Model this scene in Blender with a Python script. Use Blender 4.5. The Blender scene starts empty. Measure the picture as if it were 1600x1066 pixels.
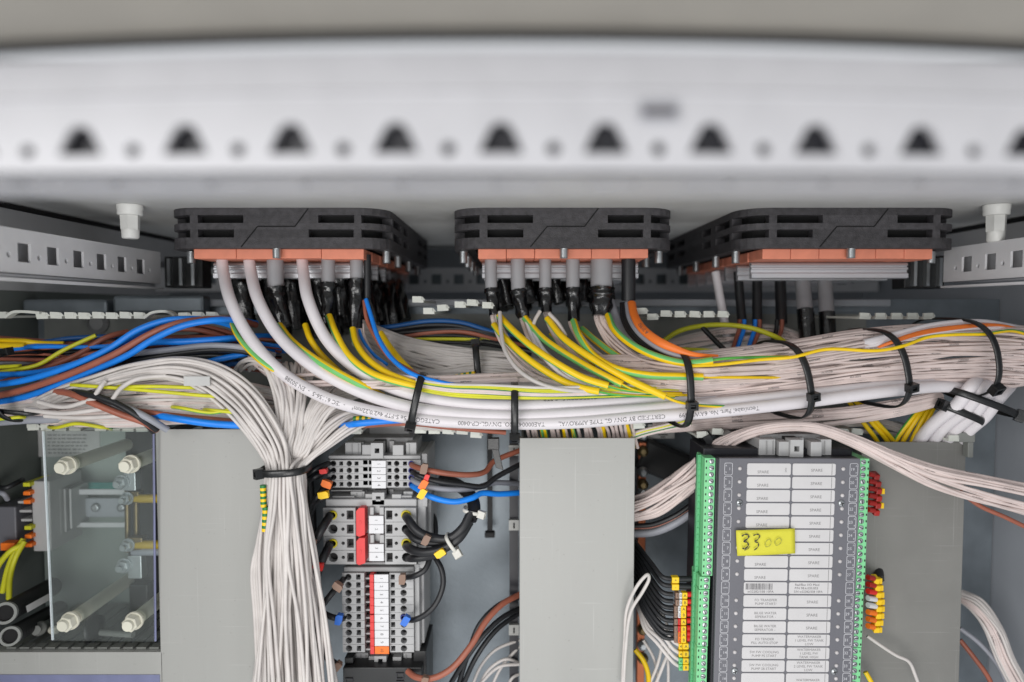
import bpy, math, random
from mathutils import Vector, Matrix
from mathutils.geometry import tessellate_polygon
random.seed(7)
S = bpy.context.scene
COL = S.collection
PI = math.pi

# ------------------------------------------------------------------ camera
PITCH = math.atan(48/1067.0)
cam_d = bpy.data.cameras.new('camera'); cam = bpy.data.objects.new('camera', cam_d); COL.objects.link(cam)
cam_d.lens = 24.0; cam_d.sensor_width = 36.0; cam_d.clip_start = 0.01; cam_d.clip_end = 30
cam.rotation_euler = (PI/2-PITCH, 0, 0)
cam_d.dof.use_dof = True; cam_d.dof.focus_distance = 0.464; cam_d.dof.aperture_fstop = 3.5
S.camera = cam

# ------------------------------------------------------------------ light
w = bpy.data.worlds.new("World"); S.world = w; w.use_nodes = True
w.node_tree.nodes['Background'].inputs[0].default_value = (0.93, 0.96, 1.0, 1)
w.node_tree.nodes['Background'].inputs[1].default_value = 0.74
def area(name, loc, target, sx, sy, power, col):
    l = bpy.data.lights.new(name, 'AREA'); l.shape = 'RECTANGLE'; l.size = sx; l.size_y = sy; l.energy = power; l.color = col
    o = bpy.data.objects.new(name, l); COL.objects.link(o); o.location = loc
    o.rotation_euler = (Vector(target)-Vector(loc)).to_track_quat('-Z', 'Y').to_euler()
    return o
area('room_lamp', (-0.62, -0.62, 0.12), (0.0, 0.5, -0.05), 0.7, 0.6, 7.6, (1, 0.985, 0.97))
area('room_lamp_low', (0.0, -0.38, -0.42), (-0.06, 0.5, -0.02), 0.45, 0.35, 3.2, (1, 0.975, 0.95))
S.view_settings.view_transform = 'Standard'; S.view_settings.look = 'None'
S.view_settings.exposure = 0.0; S.view_settings.gamma = 1.0

# ------------------------------------------------------------------ picture point -> place (mm)
F = 1600*24/36.0
cp, sp = math.cos(PITCH), math.sin(PITCH)
def P(px, py, D):
    a = (px-800)/F; b = (533-py)/F
    y = cp + b*sp; z = -sp + b*cp
    k = D/y
    return Vector((a*k, D, z*k))
def PX(px, D): return P(px, 485, D).x
def PZ(py, D): return P(800, py, D).z

# ------------------------------------------------------------------ materials
MATS = {}
def srgb(c):
    return tuple(((v/255.0)/12.92 if v/255.0 <= 0.04045 else ((v/255.0+0.055)/1.055)**2.4) for v in c)
def mat(name, rgb, rough=0.5, metal=0.0, var=0.12, vscale=60, bump=0.0, bscale=900, spec=0.5, trans=0.0, prints=False, streak=False, dirt=0.0, lin=False, scuff=0.0):
    m = bpy.data.materials.new(name); m.use_nodes = True
    n = m.node_tree.nodes; L = m.node_tree.links; b = n['Principled BSDF']
    c = rgb if lin else srgb(rgb)
    tc = n.new('ShaderNodeTexCoord')
    geo = n.new('ShaderNodeNewGeometry')
    ns = n.new('ShaderNodeTexNoise'); ns.inputs['Scale'].default_value = vscale; ns.inputs['Detail'].default_value = 5
    oi = n.new('ShaderNodeObjectInfo')
    if streak:
        mp = n.new('ShaderNodeMapping'); mp.inputs['Scale'].default_value = (1, 1, 0.06) if streak == 'z' else (0.04, 1, 1)
        L.new(geo.outputs['Position'], mp.inputs[0]); L.new(mp.outputs[0], ns.inputs['Vector'])
    else:
        L.new(geo.outputs['Position'], ns.inputs['Vector'])
    mr = n.new('ShaderNodeMapRange'); mr.inputs[1].default_value = 0.3; mr.inputs[2].default_value = 0.7
    mr.inputs[3].default_value = 1-var; mr.inputs[4].default_value = 1+var*0.6
    L.new(ns.outputs[0], mr.inputs[0])
    mr2 = n.new('ShaderNodeMapRange'); mr2.inputs[3].default_value = 1-var*0.7; mr2.inputs[4].default_value = 1.0+var*0.3
    L.new(oi.outputs['Random'], mr2.inputs[0])
    mu = n.new('ShaderNodeMath'); mu.operation = 'MULTIPLY'; L.new(mr.outputs[0], mu.inputs[0]); L.new(mr2.outputs[0], mu.inputs[1])
    hs = n.new('ShaderNodeVectorMath'); hs.operation = 'SCALE'; hs.inputs[0].default_value = c; L.new(mu.outputs[0], hs.inputs['Scale'])
    out = hs.outputs[0]
    if prints:
        uv = n.new('ShaderNodeUVMap'); sx = n.new('ShaderNodeSeparateXYZ'); L.new(uv.outputs[0], sx.inputs[0])
        # words every ~55 mm, made of small dark marks on one side of the wire
        rnd = n.new('ShaderNodeMath'); rnd.operation = 'MULTIPLY_ADD'; rnd.inputs[1].default_value = 0.37
        L.new(oi.outputs['Random'], rnd.inputs[0]); L.new(sx.outputs[0], rnd.inputs[2])
        wv = n.new('ShaderNodeMath'); wv.operation = 'MODULO'; wv.inputs[1].default_value = 0.055; L.new(rnd.outputs[0], wv.inputs[0])
        g1 = n.new('ShaderNodeMath'); g1.operation = 'LESS_THAN'; g1.inputs[1].default_value = 0.0075; L.new(wv.outputs[0], g1.inputs[0])
        cm = n.new('ShaderNodeCombineXYZ'); k1 = n.new('ShaderNodeMath'); k1.operation = 'MULTIPLY'; k1.inputs[1].default_value = 1700
        L.new(sx.outputs[0], k1.inputs[0]); L.new(k1.outputs[0], cm.inputs[0]); L.new(oi.outputs['Random'], cm.inputs[2])
        k2 = n.new('ShaderNodeMath'); k2.operation = 'MULTIPLY'; k2.inputs[1].default_value = 28; L.new(sx.outputs[1], k2.inputs[0]); L.new(k2.outputs[0], cm.inputs[1])
        n2 = n.new('ShaderNodeTexNoise'); n2.inputs['Scale'].default_value = 1.0; n2.inputs['Detail'].default_value = 1; L.new(cm.outputs[0], n2.inputs['Vector'])
        g2 = n.new('ShaderNodeMath'); g2.operation = 'GREATER_THAN'; g2.inputs[1].default_value = 0.47; L.new(n2.outputs[0], g2.inputs[0])
        g3 = n.new('ShaderNodeMath'); g3.operation = 'MULTIPLY'; L.new(g1.outputs[0], g3.inputs[0]); L.new(g2.outputs[0], g3.inputs[1])
        sh = n.new('ShaderNodeMath'); sh.operation = 'COMPARE'; sh.inputs[1].default_value = 0.5; sh.inputs[2].default_value = 0.13; L.new(sx.outputs[1], sh.inputs[0])
        g4 = n.new('ShaderNodeMath'); g4.operation = 'MULTIPLY'; L.new(g3.outputs[0], g4.inputs[0]); L.new(sh.outputs[0], g4.inputs[1])
        g5 = n.new('ShaderNodeMath'); g5.operation = 'MULTIPLY'; g5.inputs[1].default_value = 0.8; L.new(g4.outputs[0], g5.inputs[0])
        mx = n.new('ShaderNodeMix'); mx.data_type = 'RGBA'; L.new(g5.outputs[0], mx.inputs[0]); L.new(out, mx.inputs[6]); mx.inputs[7].default_value = (0.08, 0.07, 0.07, 1)
        out = mx.outputs[2]
    if dirt:
        n3 = n.new('ShaderNodeTexNoise'); n3.inputs['Scale'].default_value = 35; n3.inputs['Detail'].default_value = 8; n3.inputs['Roughness'].default_value = 0.7
        L.new(geo.outputs['Position'], n3.inputs['Vector'])
        r3 = n.new('ShaderNodeMapRange'); r3.inputs[1].default_value = 0.52; r3.inputs[2].default_value = 0.75; r3.inputs[4].default_value = dirt; L.new(n3.outputs[0], r3.inputs[0])
        mx = n.new('ShaderNodeMix'); mx.data_type = 'RGBA'; L.new(r3.outputs[0], mx.inputs[0]); L.new(out, mx.inputs[6]); mx.inputs[7].default_value = (0.12, 0.10, 0.08, 1)
        out = mx.outputs[2]
    if scuff:
        for sc3, ang in (((900, 900, 12), .05), ((14, 900, 700), .3)):
            mp3 = n.new('ShaderNodeMapping'); mp3.inputs['Scale'].default_value = sc3; mp3.inputs['Rotation'].default_value = (0, ang, 0)
            L.new(geo.outputs['Position'], mp3.inputs[0]); n5 = n.new('ShaderNodeTexNoise'); n5.inputs['Scale'].default_value = 1; n5.inputs['Detail'].default_value = 2
            L.new(mp3.outputs[0], n5.inputs['Vector']); r5 = n.new('ShaderNodeMapRange'); r5.inputs[1].default_value = .66; r5.inputs[2].default_value = .76; r5.inputs[4].default_value = scuff; L.new(n5.outputs[0], r5.inputs[0])
            mx = n.new('ShaderNodeMix'); mx.data_type = 'RGBA'; L.new(r5.outputs[0], mx.inputs[0]); L.new(out, mx.inputs[6]); mx.inputs[7].default_value = (.62, .62, .6, 1); out = mx.outputs[2]
        n6 = n.new('ShaderNodeTexNoise'); n6.inputs['Scale'].default_value = 420; n6.inputs['Detail'].default_value = 2; L.new(geo.outputs['Position'], n6.inputs['Vector'])
        r6 = n.new('ShaderNodeMapRange'); r6.inputs[1].default_value = .72; r6.inputs[2].default_value = .78; r6.inputs[4].default_value = .35; L.new(n6.outputs[0], r6.inputs[0])
        mx = n.new('ShaderNodeMix'); mx.data_type = 'RGBA'; L.new(r6.outputs[0], mx.inputs[0]); L.new(out, mx.inputs[6]); mx.inputs[7].default_value = (.16, .15, .13, 1); out = mx.outputs[2]
    L.new(out, b.inputs['Base Color'])
    b.inputs['Roughness'].default_value = rough; b.inputs['Metallic'].default_value = metal
    rr = n.new('ShaderNodeMapRange'); rr.inputs[3].default_value = max(0.03, rough-0.08); rr.inputs[4].default_value = min(1, rough+0.1)
    L.new(ns.outputs[0], rr.inputs[0]); L.new(rr.outputs[0], b.inputs['Roughness'])
    b.inputs['Specular IOR Level'].default_value = spec
    if trans: b.inputs['Transmission Weight'].default_value = trans
    if bump:
        nb = n.new('ShaderNodeTexNoise'); nb.inputs['Scale'].default_value = bscale; nb.inputs['Detail'].default_value = 3
        L.new(geo.outputs['Position'], nb.inputs['Vector'])
        bp = n.new('ShaderNodeBump'); bp.inputs['Strength'].default_value = bump; bp.inputs['Distance'].default_value = 0.0004
        L.new(nb.outputs[0], bp.inputs['Height']); L.new(bp.outputs[0], b.inputs['Normal'])
    MATS[name] = m
    return m
mat('steel_paint', (200, 200, 202), 0.42, var=0.05, bump=0.25, bscale=700)
mat('roof_paint', (200, 200, 198), 0.5, var=0.05, bump=0.35, bscale=900)
mat('beige_paint', (146, 142, 134), 0.5, var=0.06, bump=0.2)
mat('rail_paint_brightened', (226, 226, 228), 0.4, var=0.05, bump=0.15)  # rail paint lightened to make up for front light not reaching these rails
mat('rail_paint', (180, 180, 184), 0.4, var=0.06, bump=0.15)
mat('galvanised', (128, 136, 142), 0.42, metal=0.55, var=0.16, vscale=45, bump=0.25, bscale=500)
mat('wall_grey', (160, 164, 170), 0.5, var=0.08, vscale=12, bump=0.3)
mat('wall_dark', (122, 128, 124), 0.6, var=0.25, vscale=14, bump=0.2)
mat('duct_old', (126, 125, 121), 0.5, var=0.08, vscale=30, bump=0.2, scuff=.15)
mat('field_panel', (150, 160, 154), 0.4, var=0.22, vscale=10, bump=0.2)
mat('yellow_dull', (190, 158, 26), 0.5)
mat('duct_pvc', (164, 164, 160), 0.42, var=0.05, vscale=30, bump=0.12, streak='z', scuff=.28)
mat('duct_dark', (128, 130, 126), 0.5, var=0.1)
mat('finger_pvc', (204, 206, 198), 0.45, var=0.1)
mat('rubber', (22, 22, 24), 0.6)
mat('black_cast', (72, 70, 73), 0.6, var=0.35, vscale=250, bump=1.0, bscale=1100, dirt=0.0)
mat('slot_black', (12, 12, 13), 0.8)
mat('orange_block', (236, 146, 118), 0.6, var=0.1, vscale=90, bump=0.2, dirt=0.06)
mat('aluminium', (214, 216, 220), 0.38, metal=0.55, var=0.18, vscale=120, streak='x', bump=0.2, bscale=300)
mat('zinc', (184, 188, 190), 0.36, metal=0.85, var=0.1, vscale=80)
mat('white_pvc', (222, 217, 220), 0.4, var=0.05, vscale=40, bump=0.12, bscale=260)
mat('wire_white', (206, 200, 196), 0.45, var=0.11, vscale=70, prints=False)
mat('wire_pink', (216, 200, 195), 0.5, var=0.12, vscale=80, prints=True)
mat('wire_grey', (150, 152, 160), 0.45, var=0.08)
mat('wire_blue', (20, 132, 236), 0.4, var=0.12)
mat('wire_navy', (22, 84, 146), 0.4, var=0.12)
mat('wire_brown', (158, 92, 72), 0.45, var=0.15)
mat('wire_black', (30, 31, 34), 0.42, var=0.2)
mat('wire_yellow', (240, 200, 10), 0.45, var=0.12)
mat('wire_lime', (208, 206, 40), 0.45, var=0.12)
mat('wire_green', (88, 176, 76), 0.45, var=0.15)
mat('wire_darkgreen', (36, 120, 56), 0.45)
mat('sleeve_yellow', (248, 206, 10), 0.4, var=0.06)
mat('sleeve_green', (112, 192, 110), 0.4, var=0.08)
mat('sleeve_orange', (238, 122, 44), 0.42, var=0.06)
mat('sheath_grey', (150, 150, 153), 0.5, var=0.08, bump=0.2)
mat('shrink_black', (16, 16, 18), 0.2, var=0.3, vscale=200, bump=1.0, bscale=260, spec=0.7)
mat('tie_black', (20, 21, 22), 0.32, var=0.2, bump=0.3, spec=0.6)
mat('tie_white', (215, 213, 205), 0.4)
mat('terminal_grey', (176, 176, 176), 0.5, var=0.07, bump=0.1, dirt=0.05)
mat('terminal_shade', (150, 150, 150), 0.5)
mat('hole_dark', (38, 36, 36), 0.7)
mat('hole_blue', (14, 24, 120), 0.5)
mat('hole_yellow', (206, 190, 20), 0.5)
mat('jumper_red', (224, 62, 62), 0.42, var=0.08)
mat('tag_white', (220, 220, 222), 0.5, var=0.03)
mat('tag_orange', (248, 122, 30), 0.45)
mat('tag_yellow', (246, 202, 20), 0.45, var=0.08)
mat('tag_tan', (140, 112, 96), 0.5)
mat('tag_blue', (44, 116, 220), 0.45)
mat('tag_red', (226, 44, 40), 0.4, var=0.1)
mat('tag_darkred', (168, 34, 28), 0.35, var=0.25)
mat('tag_green', (110, 200, 130), 0.45)
mat('ferrule_grey', (128, 132, 142), 0.4)
mat('connector_green', (128, 208, 148), 0.42, var=0.06)
mat('connector_green_dark', (92, 178, 122), 0.45, var=0.08)
mat('module_face', (104, 104, 110), 0.42, var=0.06, vscale=30, bump=0.15, bscale=800)
mat('module_black', (34, 34, 40), 0.45)
mat('card_white', (203, 201, 201), 0.35, var=0.03)
mat('led_white', (196, 192, 192), 0.3)
mat('ink', (92, 90, 92), 0.6)
mat('ink_faint', (122, 120, 120), 0.6)
mat('ink_dark', (50, 46, 36), 0.6)
mat('ink_pencil', (150, 150, 60), 0.7)
mat('print_white', (206, 206, 210), 0.5)
mat('note_yellow', (212, 206, 58), 0.6, var=0.05)
mat('nylon', (214, 212, 196), 0.45, var=0.05)
mat('nylon_cap', (226, 226, 222), 0.4)
mat('brass', (128, 112, 80), 0.35, metal=0.8, var=0.2)
mat('copper', (176, 104, 72), 0.4, metal=0.7)
mat('black_plastic', (34, 35, 36), 0.4, var=0.2)
mat('paper_grey', (188, 188, 186), 0.6)
mat('blue_stripe', (120, 124, 156), 0.4)
mat('teal_tape', (52, 138, 130), 0.5)
gm = bpy.data.materials.new('clear_sheet'); gm.use_nodes = True
_n = gm.node_tree.nodes; _l = gm.node_tree.links; _n.remove(_n['Principled BSDF'])
_t = _n.new('ShaderNodeBsdfTransparent'); _t.inputs[0].default_value = (0.95, 0.98, 0.975, 1)
_g = _n.new('ShaderNodeBsdfGlossy'); _g.inputs['Roughness'].default_value = 0.12
_d = _n.new('ShaderNodeBsdfDiffuse'); _d.inputs[0].default_value = (.75, .8, .8, 1); _mm = _n.new('ShaderNodeMixShader')
_dn = _n.new('ShaderNodeTexNoise'); _dn.inputs['Scale'].default_value = 9; _dn.inputs['Detail'].default_value = 6; _dg = _n.new('ShaderNodeNewGeometry'); _dr = _n.new('ShaderNodeMapRange'); _dr.inputs[1].default_value = .3; _dr.inputs[2].default_value = .75; _dr.inputs[4].default_value = .055
_l.new(_dg.outputs['Position'], _dn.inputs['Vector']); _l.new(_dn.outputs[0], _dr.inputs[0]); _l.new(_dr.outputs[0], _mm.inputs[0]); _l.new(_t.outputs[0], _mm.inputs[1]); _l.new(_d.outputs[0], _mm.inputs[2])
_m = _n.new('ShaderNodeMixShader'); _fr = _n.new('ShaderNodeFresnel'); _fr.inputs[0].default_value = 1.45
_l.new(_fr.outputs[0], _m.inputs[0]); _l.new(_mm.outputs[0], _m.inputs[1]); _l.new(_g.outputs[0], _m.inputs[2]); _l.new(_m.outputs[0], _n['Material Output'].inputs[0])
MATS['clear_sheet'] = gm
mat('sheet_edge', (225, 232, 236), 0.2, var=0.1)

# ------------------------------------------------------------------ geometry collector (mm)
class G:
    def __init__(s): s.v = []; s.f = []; s.m = []; s.uv = []; s.sm = []
    def add(s, vs, fs, mi=0, smooth=False, uvs=None):
        o = len(s.v); s.v += [tuple(v) for v in vs]
        s.uv += uvs if uvs else [(0, 0)]*len(vs)
        for k, f in enumerate(fs):
            s.f.append([i+o for i in f]); s.m.append(mi[k] if isinstance(mi, list) else mi); s.sm.append(smooth)
        return s
    def box(s, x0, x1, y0, y1, z0, z1, mi=0):
        vs = [(x, y, z) for x in (x0, x1) for y in (y0, y1) for z in (z0, z1)]
        return s.add(vs, [(0, 1, 3, 2), (4, 6, 7, 5), (0, 4, 5, 1), (2, 3, 7, 6), (0, 2, 6, 4), (1, 5, 7, 3)], mi)
    def obox(s, c, ax, ay, az, mi=0):
        c = Vector(c); ax = Vector(ax); ay = Vector(ay); az = Vector(az)
        vs = [c+ax*i+ay*j+az*k for i in (-1, 1) for j in (-1, 1) for k in (-1, 1)]
        return s.add(vs, [(0, 1, 3, 2), (4, 6, 7, 5), (0, 4, 5, 1), (2, 3, 7, 6), (0, 2, 6, 4), (1, 5, 7, 3)], mi)
    def cyl(s, p0, p1, r0, r1=None, n=16, mi=0, caps=True, smooth=True):
        p0 = Vector(p0); p1 = Vector(p1); r1 = r0 if r1 is None else r1
        d = (p1-p0).normalized(); a = d.orthogonal().normalized(); b = d.cross(a)
        vs = []
        for p, r in ((p0, r0), (p1, r1)):
            for i in range(n):
                t = 2*PI*i/n; vs.append(p+(a*math.cos(t)+b*math.sin(t))*r)
        s.add(vs, [(i, (i+1) % n, n+(i+1) % n, n+i) for i in range(n)], mi, smooth)
        if caps:
            s.add(vs[:n], [tuple(reversed(range(n)))], mi); s.add(vs[n:], [tuple(range(n))], mi)
        return s
    def poly(s, outer, holes, fn, d0, d1, mi=0, mi_side=None):
        """plate with holes: 2-D loops mapped by fn(u, v, d), faces at depth d0 and d1"""
        loops = [outer]+list(holes); flat = [p for l in loops for p in l]
        tris = tessellate_polygon([[Vector((p[0], p[1], 0)) for p in l] for l in loops])
        n = len(flat); vs = [fn(p[0], p[1], d0) for p in flat]+[fn(p[0], p[1], d1) for p in flat]
        s.add(vs, [tuple(t) for t in tris]+[tuple(i+n for i in reversed(t)) for t in tris], mi)
        o = 0; fs = []
        for l in loops:
            k = len(l)
            for i in range(k): fs.append((o+i, o+(i+1) % k, n+o+(i+1) % k, n+o+i))
            o += k
        s.add(vs, fs, mi if mi_side is None else mi_side)
        return s
    def lathe(s, base, axis, prof, n=16, mi=0, smooth=True):
        base = Vector(base); d = Vector(axis).normalized(); a = d.orthogonal().normalized(); b = d.cross(a); vs = []
        for (h, r) in prof:
            for i in range(n):
                t = 2*PI*i/n; vs.append(base+d*h+(a*math.cos(t)+b*math.sin(t))*r)
        fs = []
        for j in range(len(prof)-1):
            for i in range(n): fs.append((j*n+i, j*n+(i+1) % n, (j+1)*n+(i+1) % n, (j+1)*n+i))
        s.add(vs, fs, mi, smooth); s.add(vs[:n], [tuple(reversed(range(n)))], mi); s.add(vs[-n:], [tuple(range(n))], mi)
        return s
def rect(x0, x1, z0, z1): return [(x0, z0), (x1, z0), (x1, z1), (x0, z1)]
def circ(x, z, r, n=12): return [(x+r*math.cos(2*PI*i/n), z+r*math.sin(2*PI*i/n)) for i in range(n)]
def rrect(x0, x1, z0, z1, r, n=5):
    out = []
    for cx, cz, a0 in ((x1-r, z1-r, 0), (x0+r, z1-r, 90), (x0+r, z0+r, 180), (x1-r, z0+r, 270)):
        for i in range(n+1):
            a = math.radians(a0+90*i/n); out.append((cx+r*math.cos(a), cz+r*math.sin(a)))
    return out
XZ = lambda u, v, d: (u, d, v)
XY = lambda u, v, d: (u, v, d)

def wloc(p):
    v = Vector((0, 0, 0))
    while p is not None: v += Vector(p.location); p = p.parent
    return v
def mk(name, g, mats, parent=None, bevel=0, at=None):
    """link collector g as one mesh object; origin at `at` (mm) or at the parent's"""
    me = bpy.data.meshes.new(name)
    o = Vector(at) if at is not None else (wloc(parent)*1000 if parent else (sum((Vector(v) for v in g.v), Vector())/len(g.v)))
    me.from_pydata([((v[0]-o.x)*.001, (v[1]-o.y)*.001, (v[2]-o.z)*.001) for v in g.v], [], g.f)
    if isinstance(mats, str): mats = [mats]
    for m in mats: me.materials.append(MATS[m])
    me.polygons.foreach_set('material_index', g.m); me.polygons.foreach_set('use_smooth', g.sm)
    if any(u != (0, 0) for u in g.uv[:4]+g.uv[-4:]):
        ul = me.uv_layers.new(name='UVMap'); li = [0]*len(me.loops); me.loops.foreach_get('vertex_index', li)
        ul.data.foreach_set('uv', [c for i in li for c in g.uv[i]])
    me.update()
    ob = bpy.data.objects.new(name, me); COL.objects.link(ob)
    ob.location = (o-(wloc(parent)*1000 if parent else Vector()))*.001
    if parent: ob.parent = parent
    if bevel:
        b = ob.modifiers.new('edge', 'BEVEL'); b.width = bevel*.001; b.segments = 2; b.limit_method = 'ANGLE'
    return ob
def thing(name, at, label, cat, group=None):
    o = bpy.data.objects.new(name, None); COL.objects.link(o); o.location = Vector(at)*.001; o.empty_display_size = 0.01
    return tag(o, label, cat, group)
def tag(o, label, cat, group=None):
    o['label'] = label; o['category'] = cat
    if group: o['group'] = group
    return o
def struct(o): o['kind'] = 'structure'; return o
def dup(src, at, parent=None, name=None):
    c = src.copy(); COL.objects.link(c); c.location = Vector(at)*.001-(wloc(parent) if parent else Vector()); c.parent = parent
    return c

# ------------------------------------------------------------------ smooth paths and wires
def smooth(pts, per=7):
    pts = [Vector(p) for p in pts]
    if len(pts) < 3: 
        return [pts[0].lerp(pts[-1], i/per) for i in range(per+1)]
    q = [pts[0]*2-pts[1]]+pts+[pts[-1]*2-pts[-2]]; out = []
    for i in range(1, len(q)-2):
        p0, p1, p2, p3 = q[i-1:i+3]
        t0 = 0; t1 = max((p1-p0).length**.5, 1e-3); t2 = t1+max((p2-p1).length**.5, 1e-3); t3 = t2+max((p3-p2).length**.5, 1e-3)
        for k in range(per):
            t = t1+(t2-t1)*k/per
            a1 = p0*((t1-t)/(t1-t0))+p1*((t-t0)/(t1-t0)); a2 = p1*((t2-t)/(t2-t1))+p2*((t-t1)/(t2-t1)); a3 = p2*((t3-t)/(t3-t2))+p3*((t-t2)/(t3-t2))
            b1 = a1*((t2-t)/(t2-t0))+a2*((t-t0)/(t2-t0)); b2 = a2*((t3-t)/(t3-t1))+a3*((t-t1)/(t3-t1))
            out.append(b1*((t2-t)/(t2-t1))+b2*((t-t1)/(t2-t1)))
    out.append(pts[-1]); return out
def frames(path):
    T = []
    for i in range(len(path)):
        a = path[max(i-1, 0)]; b = path[min(i+1, len(path)-1)]; d = (b-a)
        T.append(d.normalized() if d.length > 1e-9 else Vector((1, 0, 0)))
    out = []; ref = Vector((0, -1, 0))
    for t in T:
        f = (ref-t*ref.dot(t))
        if f.length < 0.15: f = (Vector((0, -1, 0.5))-t*Vector((0, -1, 0.5)).dot(t))
        f.normalize(); out.append((t, f, t.cross(f)))      # f points to the viewer's side, s to the side
    return out
def tube(g, path, r, n=8, mats=None, twist=0.0, phase=0.0, mi=0, flat=1.0, rfn=None, caps=True):
    """sweep a round section; mats(k) gives the material of the k-th strip round the wire"""
    fr = frames(path); vs = []; uvs = []; L = 0
    for i, p in enumerate(path):
        if i: L += (p-path[i-1]).length
        t, f, s = fr[i]; rr = r*(rfn(i/(len(path)-1)) if rfn else 1)
        for k in range(n):
            a = 2*PI*k/n+phase+twist*L
            vs.append(p+(f*math.cos(a)*flat+s*math.sin(a))*rr); uvs.append((L*.001+1e-4, (0.5+k/n) % 1.0+1e-4))
    fs = []; mm = []
    for i in range(len(path)-1):
        for k in range(n):
            fs.append((i*n+k, i*n+(k+1) % n, (i+1)*n+(k+1) % n, (i+1)*n+k)); mm.append(mats(k) if mats else mi)
    g.add(vs, fs, mm, True, uvs)
    if caps:
        g.add(vs[:n], [tuple(reversed(range(n)))], mi); g.add(vs[-n:], [tuple(range(n))], mi)
    return g
NW = [0]
def stripe2(mats, n):      # green band on part of the circumference
    if len(mats) == 1: return None
    return lambda k: 1 if k in ([0, 1, 7] if n == 8 else range(max(2, round(n*.21)))) else 0
def wire(pts, r, m, label, group=None, cat='wire', name='wire', per=7, n=8, twist=None, phase=None, parent=None, flat=1.0, rfn=None, rawpath=False):
    """pts = [(px, py, D)...] -> one wire as one mesh"""
    path = pts if rawpath else smooth([P(*p) for p in pts], per)
    mats = [m] if isinstance(m, str) else list(m)
    g = G(); tw = (random.uniform(-.02, .02) if len(mats) > 1 else 0) if twist is None else twist
    tube(g, path, r, n, stripe2(mats, n), tw, random.uniform(0, 6) if phase is None else phase, 0, flat, rfn)
    o = mk(name, g, mats, parent); NW[0] += 1
    if not parent: tag(o, label, cat, group)
    return o
YG = ('wire_lime', 'wire_darkgreen'); YS = ('sleeve_yellow', 'sleeve_green')

# text flat on a plane / wrapped on a tube
_tc = {}
def glyphs(txt, size):
    if txt not in _tc:
        cu = bpy.data.curves.new('lettering', 'FONT'); cu.body = txt; cu.size = 1; cu.align_x = 'CENTER'; cu.align_y = 'CENTER'; cu.resolution_u = 2
        o = bpy.data.objects.new('lettering', cu); COL.objects.link(o)
        dg = bpy.context.evaluated_depsgraph_get(); me = bpy.data.meshes.new_from_object(o.evaluated_get(dg))
        _tc[txt] = ([tuple(v.co[:2]) for v in me.vertices], [tuple(p.vertices) for p in me.polygons])
        bpy.data.objects.remove(o); bpy.data.curves.remove(cu); bpy.data.meshes.remove(me)
    v, f = _tc[txt]
    return [(a*size, b*size) for a, b in v], f
def put_text(g, txt, size, fn, mi=0, sx=1.0):
    v, f = glyphs(txt, size); g.add([fn(a*sx, b) for a, b in v], f, mi); return g

# ================================================================== THE CABINET (setting)
ROOF = 72.0; XL = -400.0; XR = 411.0; BACK = 800.0; PLATE = 575.0
g = G(); g.box(XL-40, XR+60, 205, BACK, ROOF, ROOF+2); struct(mk('ceiling', g, 'roof_paint'))
g = G(); g.box(XL-3, XL-0.5, 170, BACK, 16, ROOF-0.5); struct(mk('wall_left', g, 'steel_paint'))
g = G(); g.box(-339, -337, 215, BACK-1, 47.2, ROOF-4.2); struct(mk('wall_left_upper', g, 'steel_paint'))
g = G(); g.box(390, 392, 215, BACK-1, 47.2, ROOF-4.2); struct(mk('wall_right_upper', g, 'steel_paint'))
g = G(); g.box(XL+1.5, PX(240, 572), 572.9, 574.8, -260, -86); struct(mk('wall_field_panel', g, 'field_panel'))
g = G(); g.box(XL-3, XL-0.5, 170, BACK, -520, 15.9); struct(mk('wall_left_lower', g, 'wall_dark'))
g = G(); g.box(XR, XR+3, 170, BACK, -520, ROOF-0.5); struct(mk('wall_right', g, 'wall_grey'))
g = G(); g.box(XL-3, XR+3, BACK, BACK+2, -520, ROOF+2); struct(mk('wall_back', g, 'wall_grey'))
PT = PZ(468, PLATE)
g = G(); g.box(XL+1, XR-1, PLATE, PLATE+2, -520, PT); struct(mk('mounting_plate', g, 'galvanised'))
g = G(); g.box(-330, PX(1385, PLATE), PLATE-7, PLATE-0.5, PT-6, PT); struct(mk('mounting_plate_flange', g, 'wall_grey', bevel=1))
g = G(); g.box(-340.5, -336.2, 216, BACK-2, ROOF-4, ROOF-0.6); o = mk('seal_strip', g, 'rubber', bevel=.8); tag(o, 'dark rubber seal strip along the roof and left side panel joint', 'seal')
g = G(); g.box(389.2, 393.5, 216, BACK-2, ROOF-4, ROOF-0.6); o = mk('seal_strip', g, 'rubber', bevel=.8); tag(o, 'dark rubber seal strip along the roof and right side panel joint', 'seal')

# front lintel above the blurred rail, with its dark seam
bow = lambda x: -4.2*(x/125.0)**2*1.0 if abs(x) < 160 else -4.2*(160/125.0)**2
g = G(); N = 24; vs = []; fs = []
for i in range(N+1):
    x = -260+520*i/N; b = -3.4*(min(abs(x), 150)/125.0)**2
    for (y, z) in ((100, 68), (163.4, 65), (163.4, 95), (100, 95)): vs.append((x, y, z+b))
for i in range(N):
    for k in range(4): fs.append((i*4+k, i*4+(k+1) % 4, (i+1)*4+(k+1) % 4, (i+1)*4+k))
g.add(vs, fs, 0, False); struct(mk('front_lintel', g, 'beige_paint'))
# hanging dark rubber gasket along the seam
g = G(); path = [Vector((-260+520*i/N, 161.6, 63.6-3.4*(min(abs(-260+520*i/N), 150)/125.0)**2)) for i in range(N+1)]
tube(g, path, 1.35, 8); o = mk('seam_gasket', g, 'rubber'); tag(o, 'dark rubber gasket in the seam above the blurred front rail', 'gasket')

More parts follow.
